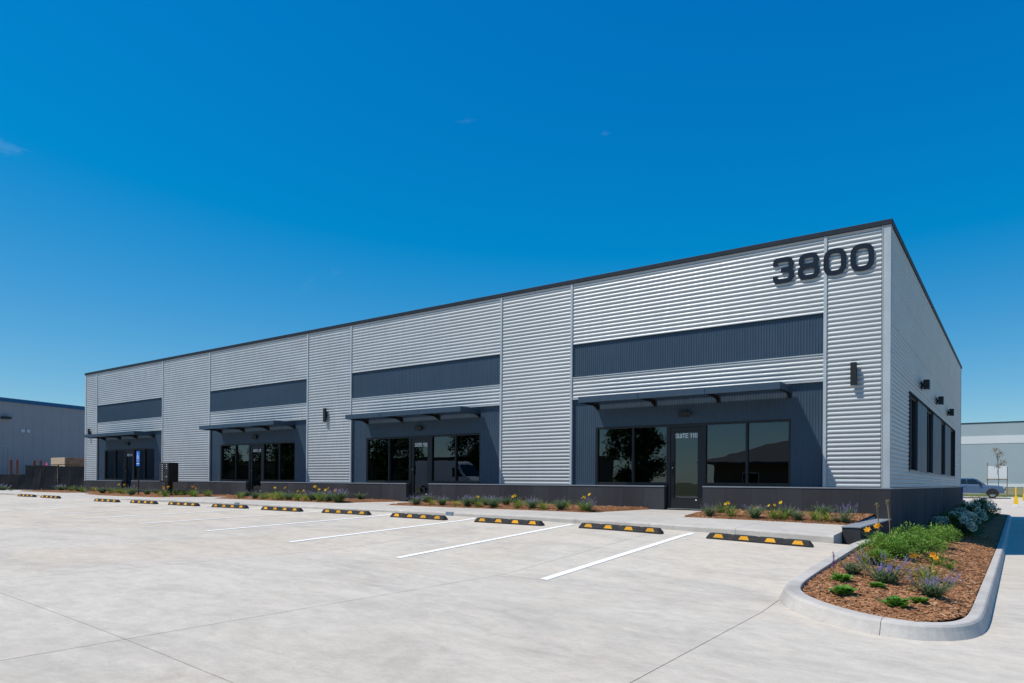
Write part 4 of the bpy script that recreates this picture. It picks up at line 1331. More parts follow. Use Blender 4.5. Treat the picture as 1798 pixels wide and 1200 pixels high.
fp(680, 640, 3.9956, [(200, 990, 'mint', 0.95), (315, 990, 'lily_dry', 0.9), (385, 997, 'mint', 0.95), (485, 997, 'lily_dry', 1.0), (560, 1002, 'mint', 1.1), (640, 1000, 'lily_flower', 0.9), (745, 1008, 'mint', 1.25), (912, 1013, 'lily_flower', 1.1),
                      (1010, 1012, 'mint', 0.9), (1095, 1014, 'lily', 1.0), (1215, 1020, 'mint_pale', 1.1), (1250, 1010, 'lily', 1.0), (1385, 1028, 'lily_flower', 1.2), (1540, 1032, 'sage', 0.9)])
fp(330, 640, 3.9956, [(365, 945, 'lily', 0.9), (470, 948, 'mint_pale', 1.0), (530, 950, 'lily', 1.0), (600, 953, 'lily_dry', 1.0), (650, 948, 'lily_flower', 1.2), (705, 955, 'mint_pale', 1.1), (765, 955, 'lily_flower', 1.1), (830, 960, 'lily_dry', 1.1),
                      (880, 955, 'mint', 1.1), (930, 965, 'lily_flower', 1.2), (990, 968, 'mint_pale', 1.1), (1030, 955, 'lily_orange', 1.2), (1095, 970, 'mint', 1.35), (1165, 972, 'lily', 1.0), (1230, 976, 'mint', 1.15)])
fp(0, 600, 3.9956, [(380, 1040, 'mint', 1.1), (430, 1045, 'mint_pale', 1.2), (500, 1050, 'lily', 1.1), (555, 1052, 'mint_pale', 1.2), (600, 1055, 'lily', 1.0), (660, 1052, 'lily_dry', 1.2), (720, 1065, 'mint_pale', 1.2), (780, 1062, 'lily', 1.1), (850, 1068, 'lily_flower', 1.1),
                    (925, 1078, 'mint_pale', 1.35), (1035, 1075, 'mint_pale', 1.1), (1165, 1088, 'lily_orange', 1.2), (1235, 1080, 'lily_orange', 1.2), (1290, 1080, 'lily', 1.2), (1345, 1080, 'lily_orange', 1.1), (1420, 1085, 'lily', 1.1), (1490, 1083, 'lily', 1.0)])

for b_i, nn in ((0, 4), (1, 9), (2, 9), (3, 11)):
    bb_ = BEDS[b_i]
    for k in range(nn):
        yk = random.uniform(-1.9, -0.45); vk = (-0.06 - yk) / (-0.06 - BED_FRONT); xa_, xb_ = bed_x(bb_, vk)
        if b_i == 1: xb_ -= 1.5
        xk = xa_ + 0.3 + (xb_ - xa_ - 0.9) * (k + random.uniform(0.2, 0.8)) / nn
        key = random.choice(['mint_pale', 'lily', 'lily_dry', 'mint_pale'])
        nm, ds = {'lily': ('daylily', LIL), 'mint_low': ('catmint', MNT), 'mint_pale': ('pale_catmint', 'pale catmint with few mauve flowers'), 'lily_dry': ('yellowing_daylily', 'small yellowing daylily clump')}[key]
        r = plant(key, nm, xk, yk, bed_z(bb_, xk, yk), ds, 'front bed plants', random.uniform(0.75, 1.1))
        FRONT.setdefault((b_i, nm), []).append((xk, r, ds))
ORDW = ['first', 'second', 'third', 'fourth', 'fifth', 'sixth', 'seventh', 'eighth', 'ninth', 'tenth', 'eleventh', 'twelfth', 'thirteenth', 'fourteenth', 'fifteenth', 'sixteenth', 'seventeenth', 'eighteenth']
DOORS = ['right of the first suite door', 'left of the first suite door', 'left of the second suite door', 'left of the third suite door', 'left of the fourth suite door']
for (bi, nm), lst in FRONT.items():
    lst.sort(key=lambda q: q[0] if bi == 0 else -q[0])
    for k, (xx, r, desc) in enumerate(lst):
        r['label'] = desc + (', %s such counting %s' % (ORDW[k], DOORS[bi]) if len(lst) > 1 else ' in the bed ' + DOORS[bi])
        r['group'] = 'front bed ' + nm.replace('_', ' ') + ' plants'
def ip(zx, zy, key, name, desc, sc=1.0):
    px, py = 1340 + zx / 3.871, 840 + zy / 3.871
    p = meet(px, py, lambda x, y: island_z(x, y) if -0.4 < x < 2.6 else -9, 6, 40)
    xl, xr = inner_x(p.y)
    x = min(xr - 0.08, max(xl + 0.12, p.x))
    return plant(key, name, x, p.y, island_z(x, p.y) - 0.005, desc, 'island ' + name.replace('_', ' ') + 's', sc)
SHRUBS = []; HYDS = []
SHR = 'bushy bright green shrub in the island beside the low retaining wall'
for zx, zy, sc in ((770, 590, 0.62), (830, 520, 0.95), (900, 545, 0.75), (960, 525, 0.95), (1060, 510, 1.0), (1110, 480, 1.0), (1190, 462, 1.0), (1235, 430, 0.85), (1010, 470, 0.95)):
    SHRUBS.append(ip(zx, zy, 'shrub', 'green_shrub', SHR, sc))
for k, r in enumerate(sorted(SHRUBS, key=lambda q: q.location.y)): r['label'] = 'bushy bright green island shrub, %s counting from the rosettes toward the hydrangeas' % ORDW[k]
HYD = 'white hydrangea bush in the shade along the side base wall'
for zx, zy, sc in ((1285, 395, 1.0), (1370, 390, 1.0), (1395, 320, 1.15), (1420, 290, 1.2), (1470, 275, 1.3), (1490, 250, 1.3)):
    HYDS.append(ip(zx, zy, 'hydra', 'hydrangea', HYD, sc))
for k, r in enumerate(sorted(HYDS, key=lambda q: q.location.y)): r['label'] = 'white hydrangea bush in the shade, %s counting away from the green shrubs' % ORDW[k]
ip(605, 655, 'mint_pale', 'pale_catmint', 'grey green catmint without blooms on the island mulch', 0.8)
ip(830, 715, 'mint_low', 'catmint', 'large catmint with many purple blooms in the middle of the island', 1.0)
ip(1150, 815, 'mint_low', 'catmint', 'purple blooming catmint near the rounded kerb corner of the island', 0.9)
ip(690, 575, 'lily_dry', 'yellowing_daylily', 'yellow green daylily at the edge of the green shrubs', 1.1)
ip(1125, 690, 'lily_orange', 'orange_daylily', 'daylily with orange yellow trumpet blooms on the island', 1.0)
ip(1095, 700, 'lily_dry', 'yellowing_daylily', 'yellowing daylily blades beside the orange blooms', 0.9)
ip(1180, 590, 'lily', 'daylily', 'green daylily clump behind the orange blooms', 0.8)
ip(1265, 622, 'lily', 'daylily', 'small green daylily near the driveway kerb', 0.7)
for zx, zy, sc, ds in ((540, 705, 1.0, 'bright green rosette beside the purple spike'), (535, 795, 1.15, 'bright green rosette nearest the kerb joint'), (905, 878, 1.2, 'largest bright green rosette at the front of the island'),
                       (778, 748, 0.8, 'small green rosette below the purple catmint'), (1065, 852, 0.75, 'small flat green rosette beside the kerb side catmint')):
    ip(zx, zy, 'rosette', 'leaf_rosette', ds, sc * 0.85)
ip(482, 690, 'liatris', 'purple_spike', 'single magenta flower spike above a rosette by the kerb', 1.0)
ip(1010, 775, 'liatris', 'purple_spike', 'single magenta flower spike beside the yellowing daylily', 0.55)
ip(790, 470, 'stalk', 'dry_seed_stalks', 'dry brown seed stalks rising from the green shrubs', 0.9)
ip(865, 440, 'stalk', 'dry_seed_stalks', 'tall dry seed stalks beside the retaining wall', 1.0)
ip(800, 480, 'lily_orange', 'orange_daylily', 'orange bloom peeking out of the green shrubs', 1.2)

# ------------------------------------------------------------------ sign and mailbox
sg = empty('accessible_sign', (-31.3, -1.62, bed_z(BEDS[3], -31.3, -1.62) - 0.02))
tag(sg, 'blue accessible parking sign on a black post in the front bed', 'sign')
SZ = sg.location.z
MB().tube([(0, 0, 0), (0, 0, 2.06 - SZ)], 0.028, 8).build('post', 'black', sg)
pl = MB().bbox(-0.155, 0.155, -0.040, -0.034, 1.53 - SZ, 2.02 - SZ, 0.002).build('sign_plate', 'signblue', sg)
pl2 = MB().bbox(-0.155, 0.155, -0.040, -0.034, 1.33 - SZ, 1.50 - SZ, 0.002).build('sign_plate', 'signblue', sg)
mb = MB(); zc = 1.80 - SZ      # wheelchair symbol
mb.tube([(-0.02, -0.0402, zc + 0.11), (-0.02, -0.043, zc + 0.11)], 0.024, 12)
ring = [(-0.01 + 0.075 * math.cos(t), zc - 0.06 + 0.075 * math.sin(t)) for t in [math.radians(100 + 230 * k / 16) for k in range(17)]]
stroke(mb, ring, 0.022, False, 0, 0, -0.043, -0.0402)
stroke(mb, [(-0.02, zc + 0.08), (-0.015, zc - 0.02), (0.055, zc - 0.02), (0.085, zc - 0.11), (0.11, zc - 0.10)], 0.024, False, 0, 0, -0.0432, -0.0402)
stroke(mb, [(-0.018, zc + 0.04), (0.05, zc + 0.035)], 0.018, False, 0, 0, -0.0434, -0.0402)
mb.build('wheelchair_symbol', 'signwhite', pl)
mb = MB(); mb.box(-0.13, 0.13, -0.043, -0.0402, 1.555 - SZ, 1.57 - SZ); mb.build('white_bar', 'signwhite', pl)
mb = MB(); mb.box(-0.12, 0.12, -0.043, -0.0402, 1.43 - SZ, 1.465 - SZ); mb.build('white_bar', 'signwhite', pl2)

mx0, my0 = -28.35, -1.72
mz = bed_z(BEDS[3], mx0, my0) - 0.03
mr = empty('mailbox_cluster', (mx0, my0, mz))
tag(mr, 'black pedestal mailbox cluster with small locked doors in the front bed', 'mailbox')
MB().bbox(-0.13, 0.13, -0.11, 0.11, 0, 0.60 - mz, 0.01).build('pedestal', 'black', mr)
body = MB().bbox(-0.39, 0.39, -0.23, 0.23, 0.60 - mz, 1.45 - mz, 0.012).build('cabinet', 'black', mr)
for c in range(2):
    hs = 9 if c == 0 else 4
    for k in range(hs):
        z0 = 0.64 - mz + (0.085 * k if c == 0 else (0.085 * (k + 5) if k else 0.0)); h = 0.078
        if c == 1 and k == 0: z0 = 0.64 - mz; h = 0.36
        xa = -0.36 + 0.37 * c
        dd = MB().bbox(xa, xa + 0.345, -0.240, -0.2305, z0, z0 + h, 0.002).build('mail_door', 'black', body)
        MB().tube([(xa + 0.06, -0.2405, z0 + h / 2), (xa + 0.06, -0.249, z0 + h / 2)], 0.016, 8).build('lock', 'steel', dd)
        MB().box(xa + 0.20, xa + 0.29, -0.2425, -0.2405, z0 + h / 2 - .008, z0 + h / 2 + .012).build('number_tag', 'signwhite', dd)

# ------------------------------------------------------------------ background, left
def at(px, py, depth):
    d = ray_dir(px, py); fwd = Vector((-math.sin(0.6286), math.cos(0.6286), 0))
    return CAM + d * (depth / d.dot(fwd))
gb = empty('warehouse', (-80, 10, -0.2)); GO = (-80, 10, -0.2)
tag(gb, 'grey metal sided warehouse with deep blue roof trim behind the black fence', 'building')
GX, GY0, GY1 = -69.0, -24.0, 34.0
def gtop(y): return 7.72 - (y - 4.76) * 0.030
mb = MB(); n = 76
for i in range(n + 1):                      # ribbed siding facing the camera
    y = GY0 + (GY1 - GY0) * i / n
    for dy, dx in ((-0.06, 0), (-0.03, 0.018), (0.03, 0.018), (0.06, 0)):
        mb.v.append((GX + dx, y + dy, -0.5)); mb.v.append((GX + dx, y + dy, gtop(y) - 0.30))
for i in range(4 * (n + 1) - 1): mb.f.append((2 * i, 2 * i + 2, 2 * i + 3, 2 * i + 1))
mb.build('siding', 'greywall', gb, org=GO)
mb = MB().prism([(GY0 - .1, -0.5), (GY1 + .1, -0.5), (GY1 + .1, gtop(GY1) - 0.32), (GY0 - .1, gtop(GY0) - 0.32)], -100, GX - 0.02, 'x'); mb.build('wall', 'greywall', gb, org=GO)
mb = MB().prism([(GY0 - .3, gtop(GY0) - 0.33), (GY1 + .3, gtop(GY1) - 0.33), (GY1 + .3, gtop(GY1)), (GY0 - .3, gtop(GY0))], -100.2, GX + 0.12, 'x'); mb.build('roof_trim', 'bluetrim', gb, org=GO)
dmb = MB(); dmb.box(GX + .036, GX + .06, 2.2, 5.15, -0.3, 3.5); d_ = dmb.build('overhead_door', 'greywall', gb, org=GO)
mb = MB(); mb.box(GX + .0605, GX + .10, 5.10, 5.22, -0.3, 3.62); mb.box(GX + .0605, GX + .10, 2.1, 5.0999, 3.5, 3.62); mb.build('door_trim', 'flash', d_, org=GO)
mb = MB(); mb.bbox(GX + .04, GX + .45, 4.8, 5.5, 5.86, 6.05, 0.02); mb.build('wall_light', 'black', gb, org=GO)
for y in (6.49, 6.92): MB().bbox(GX + .036, GX + .08, y - .14, y + .14, 4.78, 5.06, 0.01).build('vent_plate', 'silver_trim', gb, org=GO)

fr_ = empty('screened_fence', at(75, 861, 50))
fr_.location.z = -0.13
tag(fr_, 'black screened chain link fence beyond the far end of the building', 'fence')
FD = Vector((math.cos(0.6286), math.sin(0.6286), 0))
fr_.rotation_euler = (0, 0, 0.6286)
def fpx(px): return (px - 75) * 50 / 1221.86
def fence_panel(a, b, h):
    mb = MB(); n = max(4, int((b - a) / 0.28))
    for i in range(n + 1):
        x = a + (b - a) * i / n
        sag = 0.018 * math.sin(i * 2.4) + random.uniform(-0.012, 0.012)
        bul = 0.03 * math.sin(i * 0.9) + random.uniform(-0.01, 0.01)
        mb.v += [(x, 0, 0.0), (x, bul, h * 0.5), (x, 0.0, h + sag), (x, 0.02, h + sag), (x, bul + .02, h * .5), (x, 0.02, 0)]
    for i in range(n):
        for k in range(5): mb.f.append((6 * i + k, 6 * (i + 1) + k, 6 * (i + 1) + k + 1, 6 * i + k + 1))
    mb.build('screen_panel', 'screen', fr_)
segs = [(-70, -20, 1.10), (-20, 44, 1.10), (44, 72.5, 1.76), (72.5, 100.8, 1.76), (101.9, 125, 1.72), (125, 160, 1.72)]
for a, b, h in segs: fence_panel(fpx(a) + 0.02, fpx(b) - 0.02, h)
for a, h in ((-70, 1.1), (-20, 1.12), (44, 1.84), (72.5, 1.80), (100.8, 1.82), (101.9, 1.80), (125, 1.76), (160, 1.76)):
    MB().tube([(fpx(a), 0.05, 0), (fpx(a), 0.05, h)], 0.03, 8).build('post', 'black', fr_)
for a, b, h in ((-70, 44, 1.07), (44, 100.8, 1.72), (101.9, 160, 1.68)):
    MB().tube([(fpx(a), 0.05, h), (fpx(b), 0.05, h)], 0.02, 6).build('rail', 'black', fr_)

c_ = at(119, 830, 54); wc = empty('timber_crate', (c_.x, c_.y, -0.13), 0.0)
tag(wc, 'large raw timber crate showing above the black fence', 'crate')
MB().bbox(-2.05, 0.42, -0.35, 1.0, 0.12, 2.46, 0.02).build('crate_body', 'woodside', wc)
for k in range(4): MB().bbox(-2.08, 0.45, -0.40, -0.351, 0.2 + k * 0.58, 0.2 + k * 0.58 + 0.52, 0.01).build('plank', 'wood', wc)
for k in range(4): MB().bbox(0.421, 0.47, -0.36, 1.0, 0.2 + k * 0.58, 0.2 + k * 0.58 + 0.52, 0.01).build('plank', 'woodside', wc)
for y in (-0.2, 0.7): MB().box(-2.0, 0.4, y, y + .12, 0.0, 0.1195).build('skid', 'woodside', wc)
for px, d, h, lb in ((18.6, 58, 2.42, 'clear of the low fence, farther from the crate'), (29.7, 58, 2.42, 'clear of the low fence, nearer the crate'), (59.8, 60, 2.42, 'rusty post half hidden by the tall fence, away from the crate'), (70.8, 60, 2.42, 'rusty post half hidden by the tall fence, nearer the crate')):
    p = at(px, 850, d)
    lb2 = lb if lb.startswith('rusty') else 'rusty steel post beside the warehouse, ' + lb
    o = MB().tube([(0, 0, 0), (0, 0, h - 0.06), (0, 0, h)], [0.10, 0.10, 0.06], 12).build('steel_post', 'rust', loc=(p.x, p.y, -0.13))
    MB().box(-0.16, 0.16, -0.16, 0.16, 0.001, 0.02).build('base_plate', 'rust', o)
    tag(o, lb2, 'post', 'rusty steel posts beside the warehouse')
p = at(82.3, 850, 54)
pk = empty('survey_stake', (p.x, p.y, -0.13)); tag(pk, 'pink topped stake just showing over the black fence', 'stake')
MB().tube([(0, 0, 0), (0, 0, 1.95)], 0.02, 6).build('stake', 'wood', pk)
MB().prism([(-0.13, 1.80), (0.13, 1.80), (0.10, 2.06), (-0.12, 2.03)], -0.03, 0.0, 'y').build('ribbon', 'pink', pk)
# far plants at the left edge
for px, py, key, nm, ds in ((4, 862, 'mint', 'catmint', 'catmint clump at the far bed past the building end'), (20, 864, 'lily', 'daylily', 'low green daylily at the far bed past the building end')):
    p = meet(px, py, lambda x, y: -0.10, 20, 60)
    plant(key, nm, p.x, p.y, -0.12, ds, None, 1.6 if key == 'mint' else 0.9)

# ------------------------------------------------------------------ background, right
rb = empty('tilt_up_warehouse', (5, 100, 0.3)); RO = (5, 100, 0.3)
tag(rb, 'pale grey green warehouse with a white stripe and dark stepped coping', 'building')
BY = 92.0
def rz(zrel): return zrel + ZS
top = 8.12 + ZS
xsn = [-60, -48, -36, -24, -12, -6.35, -4.25, 4.0, 16, 28, 40, 52, 70]
for a, b in zip(xsn[:-1], xsn[1:]):
    t = top - 0.30 if (a, b) == (-6.35, -4.25) else top - 0.10 if b <= -6.35 else top
    MB().box(a + .015, b - .015, BY, BY + 0.3, 0.0, t).build('wall_panel', 'tilt', rb, org=RO)
    MB().box(a + .01, b - .01, BY - .05, BY + .35, t, t + 0.12).build('coping', 'coping', rb, org=RO)
    MB().box(a, b - .004, BY - .03, BY - .001, rz(5.45), rz(6.45)).build('white_stripe', 'tiltwhite', rb, org=RO)
    MB().box(a, b - .004, BY - .04, BY - .001, rz(-0.2), rz(0.22)).build('white_base', 'tiltwhite', rb, org=RO)
MB().box(-60, 70, BY + .31, BY + 40, 0.0, top - 0.6).build('hall', 'tilt', rb, org=RO)
MB().box(-5.6, -5.3, BY - .06, BY - .031, 1.0, 3.6).build('downpipe', 'tiltwhite', rb, org=RO)

def vehicle_wheels(r, xsw, yw, rad, wid, org=None):
    for x in xsw:
        for s in (-1, 1):
            y0 = s * (yw - wid); y1 = s * yw
            ty = MB()
            prof = [(rad * 0.62, y0), (rad * 0.96, y0), (rad, y0 + s * wid * .2), (rad, y1 - s * wid * .2), (rad * 0.95, y1), (rad * 0.66, y1)]
            nseg = 28; o = 0
            for k in range(nseg):
                t = 2 * math.pi * k / nseg
                for q, yq in prof: ty.v.append((x + q * math.cos(t), yq, rad + q * math.sin(t)))
            m = len(prof)
            for k in range(nseg):
                for j in range(m): ty.f.append((k * m + j, ((k + 1) % nseg) * m + j, ((k + 1) % nseg) * m + (j + 1) % m, k * m + (j + 1) % m))
            w = ty.build('wheel', 'tyre', r, smooth=False)
            rm = MB(); yd = y1 - s * 0.05
            rm.tube([(x, yd, rad), (x, yd + s * 0.03, rad)], rad * 0.16, 12)
            for k in range(6):
                t = 2 * math.pi * k / 6; dx, dz = math.cos(t), math.sin(t); px, pz = -dz, dx
                rm.add([(x + dx * rad * .1 + px * rad * .09, yd, rad + dz * rad * .1 + pz * rad * .09), (x + dx * rad * .64 + px * rad * .12, yd, rad + dz * rad * .64 + pz * rad * .12),
                        (x + dx * rad * .64 - px * rad * .12, yd, rad + dz * rad * .64 - pz * rad * .12), (x + dx * rad * .1 - px * rad * .09, yd, rad + dz * rad * .1 - pz * rad * .09)], [(0, 1, 2, 3)])
                a0 = t; a1 = t + math.pi / 3
                rm.add([(x + math.cos(a) * rad * q, yd + s * .012, rad + math.sin(a) * rad * q) for a in (a0, (a0 + a1) / 2, a1) for q in (.60, .68)], [(0, 1, 3, 2), (2, 3, 5, 4)])
            rm.build('rim', 'chrome', w)

def loft(sections):
    """sections: list of (x, [(y,z)...]) with equal counts; closed skin"""
    mb = MB(); n = len(sections[0][1])
    for x, pts in sections:
        for y, z in pts: mb.v.append((x, y, z))
    for i in range(len(sections) - 1):
        for k in range(n):
            mb.f.append((i * n + k, (i + 1) * n + k, (i + 1) * n + (k + 1) % n, i * n + (k + 1) % n))
    mb.f.append(tuple(range(n))); mb.f.append(tuple(range((len(sections) - 1) * n, len(sections) * n))[::-1])
    return mb
def sec(w, z0, z1, b=0.10, top_in=0.0):
    return [(-w + .05, z0), (-w, z0 + b), (-w, z1 - b - .02), (-w + b * .6 + top_in, z1 - b * .15), (-w + b * 1.8 + top_in, z1), (w - b * 1.8 - top_in, z1), (w - b * .6 - top_in, z1 - b * .15), (w, z1 - b - .02), (w, z0 + b), (w - .05, z0)]
def pickup():
    r = empty('pickup_truck')
    # lower body, front at +x
    body = loft([(-2.85, sec(.93, .62, 1.28)), (-2.80, sec(.97, .55, 1.32)), (-1.1, sec(.98, .50, 1.33)), (0.9, sec(.98, .48, 1.30)), (1.0, sec(.98, .48, 1.27)), (2.2, sec(.97, .50, 1.20)), (2.72, sec(.93, .50, 1.12)), (2.86, sec(.86, .56, 1.02))]).build('body', 'truckpaint', r, smooth=False)
    cab = loft([(-1.08, sec(.90, 1.28, 1.33)), (-0.98, sec(.86, 1.26, 1.84, .08, .10)), (-0.55, sec(.86, 1.26, 1.91, .08, .12)), (0.35, sec(.86, 1.26, 1.90, .08, .12)), (0.62, sec(.87, 1.26, 1.80, .08, .12)), (1.32, sec(.93, 1.24, 1.29, .02, .02))]).build('cab', 'truckpaint', r)
    for s in (-1, 1):
        for poly in ([(-0.86, 1.36), (-0.18, 1.36), (-0.18, 1.80), (-0.80, 1.80)], [(-0.10, 1.36), (0.98, 1.36), (0.56, 1.76), (0.40, 1.80), (-0.10, 1.80)]):
            mb = MB(); f = lambda x, z, o: (x, s * (0.955 + o - (z - 1.30) * 0.20), z)
            n = len(poly); mb.add([f(x, z, 0.004) for x, z in poly] + [f(x, z, -0.05) for x, z in poly], [tuple(range(n)), tuple(range(2 * n - 1, n - 1, -1))] + [(i, i + n, (i + 1) % n + n, (i + 1) % n) for i in range(n)])
            mb.build('side_window', 'carglass', cab)
        for x in (-1.02, -0.14, 1.00): MB().box(x, x + .015, s * .979 - .004, s * .979 + .004, .62, 1.27).build('door_seam', 'black', body)
        for x in (-0.28, 0.80 - 1.62): pass
        for x in (-0.34, -0.98 + .16): MB().bbox(x, x + .14, s * .985 - .012, s * .985 + .012, 1.10, 1.135, .004).build('door_handle', 'truckpaint', body)
        MB().bbox(0.82, 1.0, s * 1.06 - .09, s * 1.06 + .09, 1.30, 1.50, .02).build('mirror', 'black', cab)
        MB().box(-1.0, 1.0, s * .95 - .07, s * .95 + .07, .40, .475).build('running_board', 'chrome', body)
        MB().bbox(2.55, 2.84, s * .78 - .13, s * .78 + .13, .86, 1.06, .03).build('headlight', 'headlight', body)
        for x in (-1.98, 1.90):       # wheel arch
            mb = MB(); pts = [(x + .50 * math.cos(t), .42 + .50 * math.sin(t)) for t in [math.pi * k / 14 for k in range(15)]] + [(x - .50, .36), (x + .50, .36)]
            mb.prism(pts, s * .982, s * .70, 'y'); mb.build('wheel_arch', 'black', body)
    mb = MB().prism([(0.66, 1.80), (1.34, 1.30), (1.28, 1.29), (0.62, 1.78)], -.74, .74, 'y'); mb.build('windscreen', 'carglass', cab)
    MB().bbox(2.78, 2.95, -.92, .92, .52, .74, .04).build('bumper', 'chrome', r)
    MB().bbox(2.80, 2.89, -.62, .62, .80, 1.02, .02).build('grille', 'black', r)
    MB().bbox(-2.97, -2.84, -.92, .92, .50, .70, .04).build('bumper', 'chrome', r)
    MB().box(-2.75, -1.12, -.80, .80, 1.335, 1.36).build('bed_cover', 'black', r)
    MB().bbox(2.86, 2.97, -.98, -.55, .60, .76, .02).build('fog_lamp', 'yellow', r) if False else None
    vehicle_wheels(r, (-1.98, 1.90), .985, .40, .27)
    return r
tr = pickup()
tg = at(1743, 875.5, 66)
tr.location = (tg.x - 1.90, 62.3, drive(62.3) + 0.0)
tr.rotation_euler = (0, 0, 0.0)
tag(tr, 'slate blue crew cab pickup truck parked behind the building', 'truck')

def bollard(px, py, d, label):
    p = at(px, py, d)
    r = empty('safety_bollard', (p.x, p.y, drive(p.y))); tag(r, label, 'bollard', 'yellow bollards on the rear drive')
    MB().bbox(-0.17, 0.17, -0.17, 0.17, 0.0, 0.22, 0.02).build('base_block', 'signwhite', r)
    mb = MB(); mb.add([(-.155, -.155, .2205), (.155, -.155, .2205), (.155, .155, .2205), (-.155, .155, .2205), (-.12, -.12, .82), (.12, -.12, .82), (.12, .12, .82), (-.12, .12, .82)],
                      [(0, 1, 5, 4), (1, 2, 6, 5), (2, 3, 7, 6), (3, 0, 4, 7), (4, 5, 6, 7)]); mb.build('sleeve', 'yellowpaint', r)
    MB().tube([(0, 0, .8205), (0, 0, 1.55)], 0.055, 10).build('pole', 'yellowpaint', r)
bollard(1784, 891, 54, 'yellow bollard with white foot standing clear on the rear drive')
bollard(1799, 886, 58, 'yellow bollard farther back, nearer the pickup')

bn = empty('recycling_bin', (0.02, BW + 0.75, drive(BW) + 0.02)); bn.location.z = -0.105
tag(bn, 'blue plastic bin standing on the low wall at the rear corner', 'bin')
mb = MB().add([(-.24, -.26, 0), (.06, -.26, 0), (.06, .26, 0), (-.24, .26, 0), (-.28, -.30, .66), (.08, -.30, .66), (.08, .30, .66), (-.28, .30, .66)], [(3, 2, 1, 0), (4, 5, 6, 7), (0, 1, 5, 4), (1, 2, 6, 5), (2, 3, 7, 6), (3, 0, 4, 7)])
mb.build('bin_body', 'blueplastic', bn)
MB().bbox(-.30, .10, -.32, .32, .661, .72, .015).build('lid', 'blueplastic', bn)

p = at(1751, 850, 72)
sgn = empty('notice_board', (p.x, p.y, drive(p.y) - 0.02)); tag(sgn, 'plain white notice board on two posts before the far warehouse', 'sign')
hz = p.z - (drive(p.y) - 0.02)
MB().bbox(-0.82, 0.82, -0.03, 0.0, at(1751, 841, 72).z - sgn.location.z, at(1751, 819, 72).z - sgn.location.z, 0.004).build('board', 'signwhite', sgn)
MB().box(-0.92, 0.88, -0.035, -0.001, at(1751, 842.6, 72).z - sgn.location.z, at(1751, 841.1, 72).z - sgn.location.z).build('rail', 'woodside', sgn)
for sx in (-0.95, 0.95): MB().box(sx * .88 - .04, sx * .88 + .04, 0.001, 0.08, 0, at(1751, 813 if sx < 0 else 820, 72).z - sgn.location.z).build('post', 'woodside', sgn)

def tree(name, loc, h, crown_r, crown_z0, nleaf, mat, label, lsize, rng, trunk_r=0.06, clusters=26):
    r = empty(name, loc); tag(r, label, 'tree')
    tk = MB(); cl = []
    tk.tube([(0, 0, -0.1), (0.02 * h, 0.01 * h, h * 0.35), (0.0, 0.02 * h, h * 0.7), (0.01 * h, 0, h * 0.96)], [trunk_r, trunk_r * .8, trunk_r * .45, trunk_r * .12], 8)
    for k in range(clusters):
        t = rng.uniform(crown_z0 / h, 0.98); az = rng.uniform(0, 6.283)
        prof = math.sin(math.pi * min(1, max(0.05, (t - crown_z0 / h) / (1 - crown_z0 / h) * 0.85 + 0.12))) ** 0.8
        rr = crown_r * prof * rng.uniform(0.45, 1.0)
        c = Vector((math.cos(az) * rr, math.sin(az) * rr, h * t))
        tk.tube([(0, 0, h * max(0.15, t - 0.18)), (c.x * .5, c.y * .5, h * (t - 0.06)), tuple(c)], [trunk_r * .3, trunk_r * .18, trunk_r * .06], 5, False)
        cl.append((c, crown_r * rng.uniform(0.22, 0.42)))
    cr = MB()
    for _ in range(nleaf):
        c, q = rng.choice(cl)
        v = Vector((rng.gauss(0, 1), rng.gauss(0, 1), rng.gauss(0, .8))).normalized() * q * rng.random() ** 0.5
        L = rng.uniform(*lsize)
        leaf(cr, c + v, (rng.gauss(0, 1), rng.gauss(0, 1), rng.gauss(-.2, .7)), L, L * .6, 0.3)
    tk.build('trunk', 'bark', r); cr.build('crown', mat, r)
    return r
rg = random.Random(5)
p = at(1751.5, 850, 69)
tree('sapling_tree', (p.x, p.y, drive(p.y) - 0.05), at(1751, 784, 69).z - drive(p.y), 0.85, (at(1751, 818, 69).z - drive(p.y)), 210, 'brownleaf', 'thin young tree with sparse brown leaves before the far warehouse', (0.12, 0.2), rg, 0.035, 14)

# grass tufts on the verge behind the truck
mb = MB()
for _ in range(2600):
    x = random.uniform(-9, 9); y = random.uniform(64.4, 69)
    blade(mb, (x, y, drive(y) - 0.02 - (0.1 if y > 66 else 0)), random.uniform(0, 6.28), random.uniform(0.08, 0.28), 0.03, 0.3, 0.9, 2)
tag(mb.build('verge_grass', 'lily'), 'rough green grass verge beyond the rear drive', 'grass', kind='stuff')

# ------------------------------------------------------------------ across the lot: seen in the window reflections
rg = random.Random(9)
for x, y, h, cr, lb in ((-21.6, -31, 6.4, 2.3, 'leafy tree across the lot beside the shelter'), (-36.6, -30, 6.6, 2.6, 'leafy tree across the lot past the white van'), (-48, -31, 6.8, 2.8, 'leafy tree across the lot farthest from the shelter')):
    tree('shade_tree', (x, y, G(x, y) - 0.08), h, cr, 1.3, 6500, 'treeleaf', lb, (0.25, 0.45), rg, 0.12, 44)
for x, y, h, cr, lb in ((-63, -31, 6.6, 2.8, 'leafy tree in the long row across the lot, before the brick building'), (-70, -33, 7.2, 3.0, 'taller leafy tree across the lot, before the brick building'), (-79, -31, 6.2, 2.7, 'leafy tree at the end of the row before the brick building')):
    tree('shade_tree', (x, y, G(x, y) - 0.08), h, cr, 1.3, 4500, 'treeleaf', lb, (0.25, 0.45), rg, 0.12, 40)
bb = empty('brick_building', (-100, -66, G(-100, -66) - 0.1)); tag(bb, 'long low brown brick building far across the lot', 'building')
MB().box(-75, 55, -6, 6, 0, 4.4).build('wall', 'brickwall', bb)
MB().box(-75.4, 55.4, -6.4, 6.4, 4.401, 4.75).build('roof_edge', 'shingle', bb)
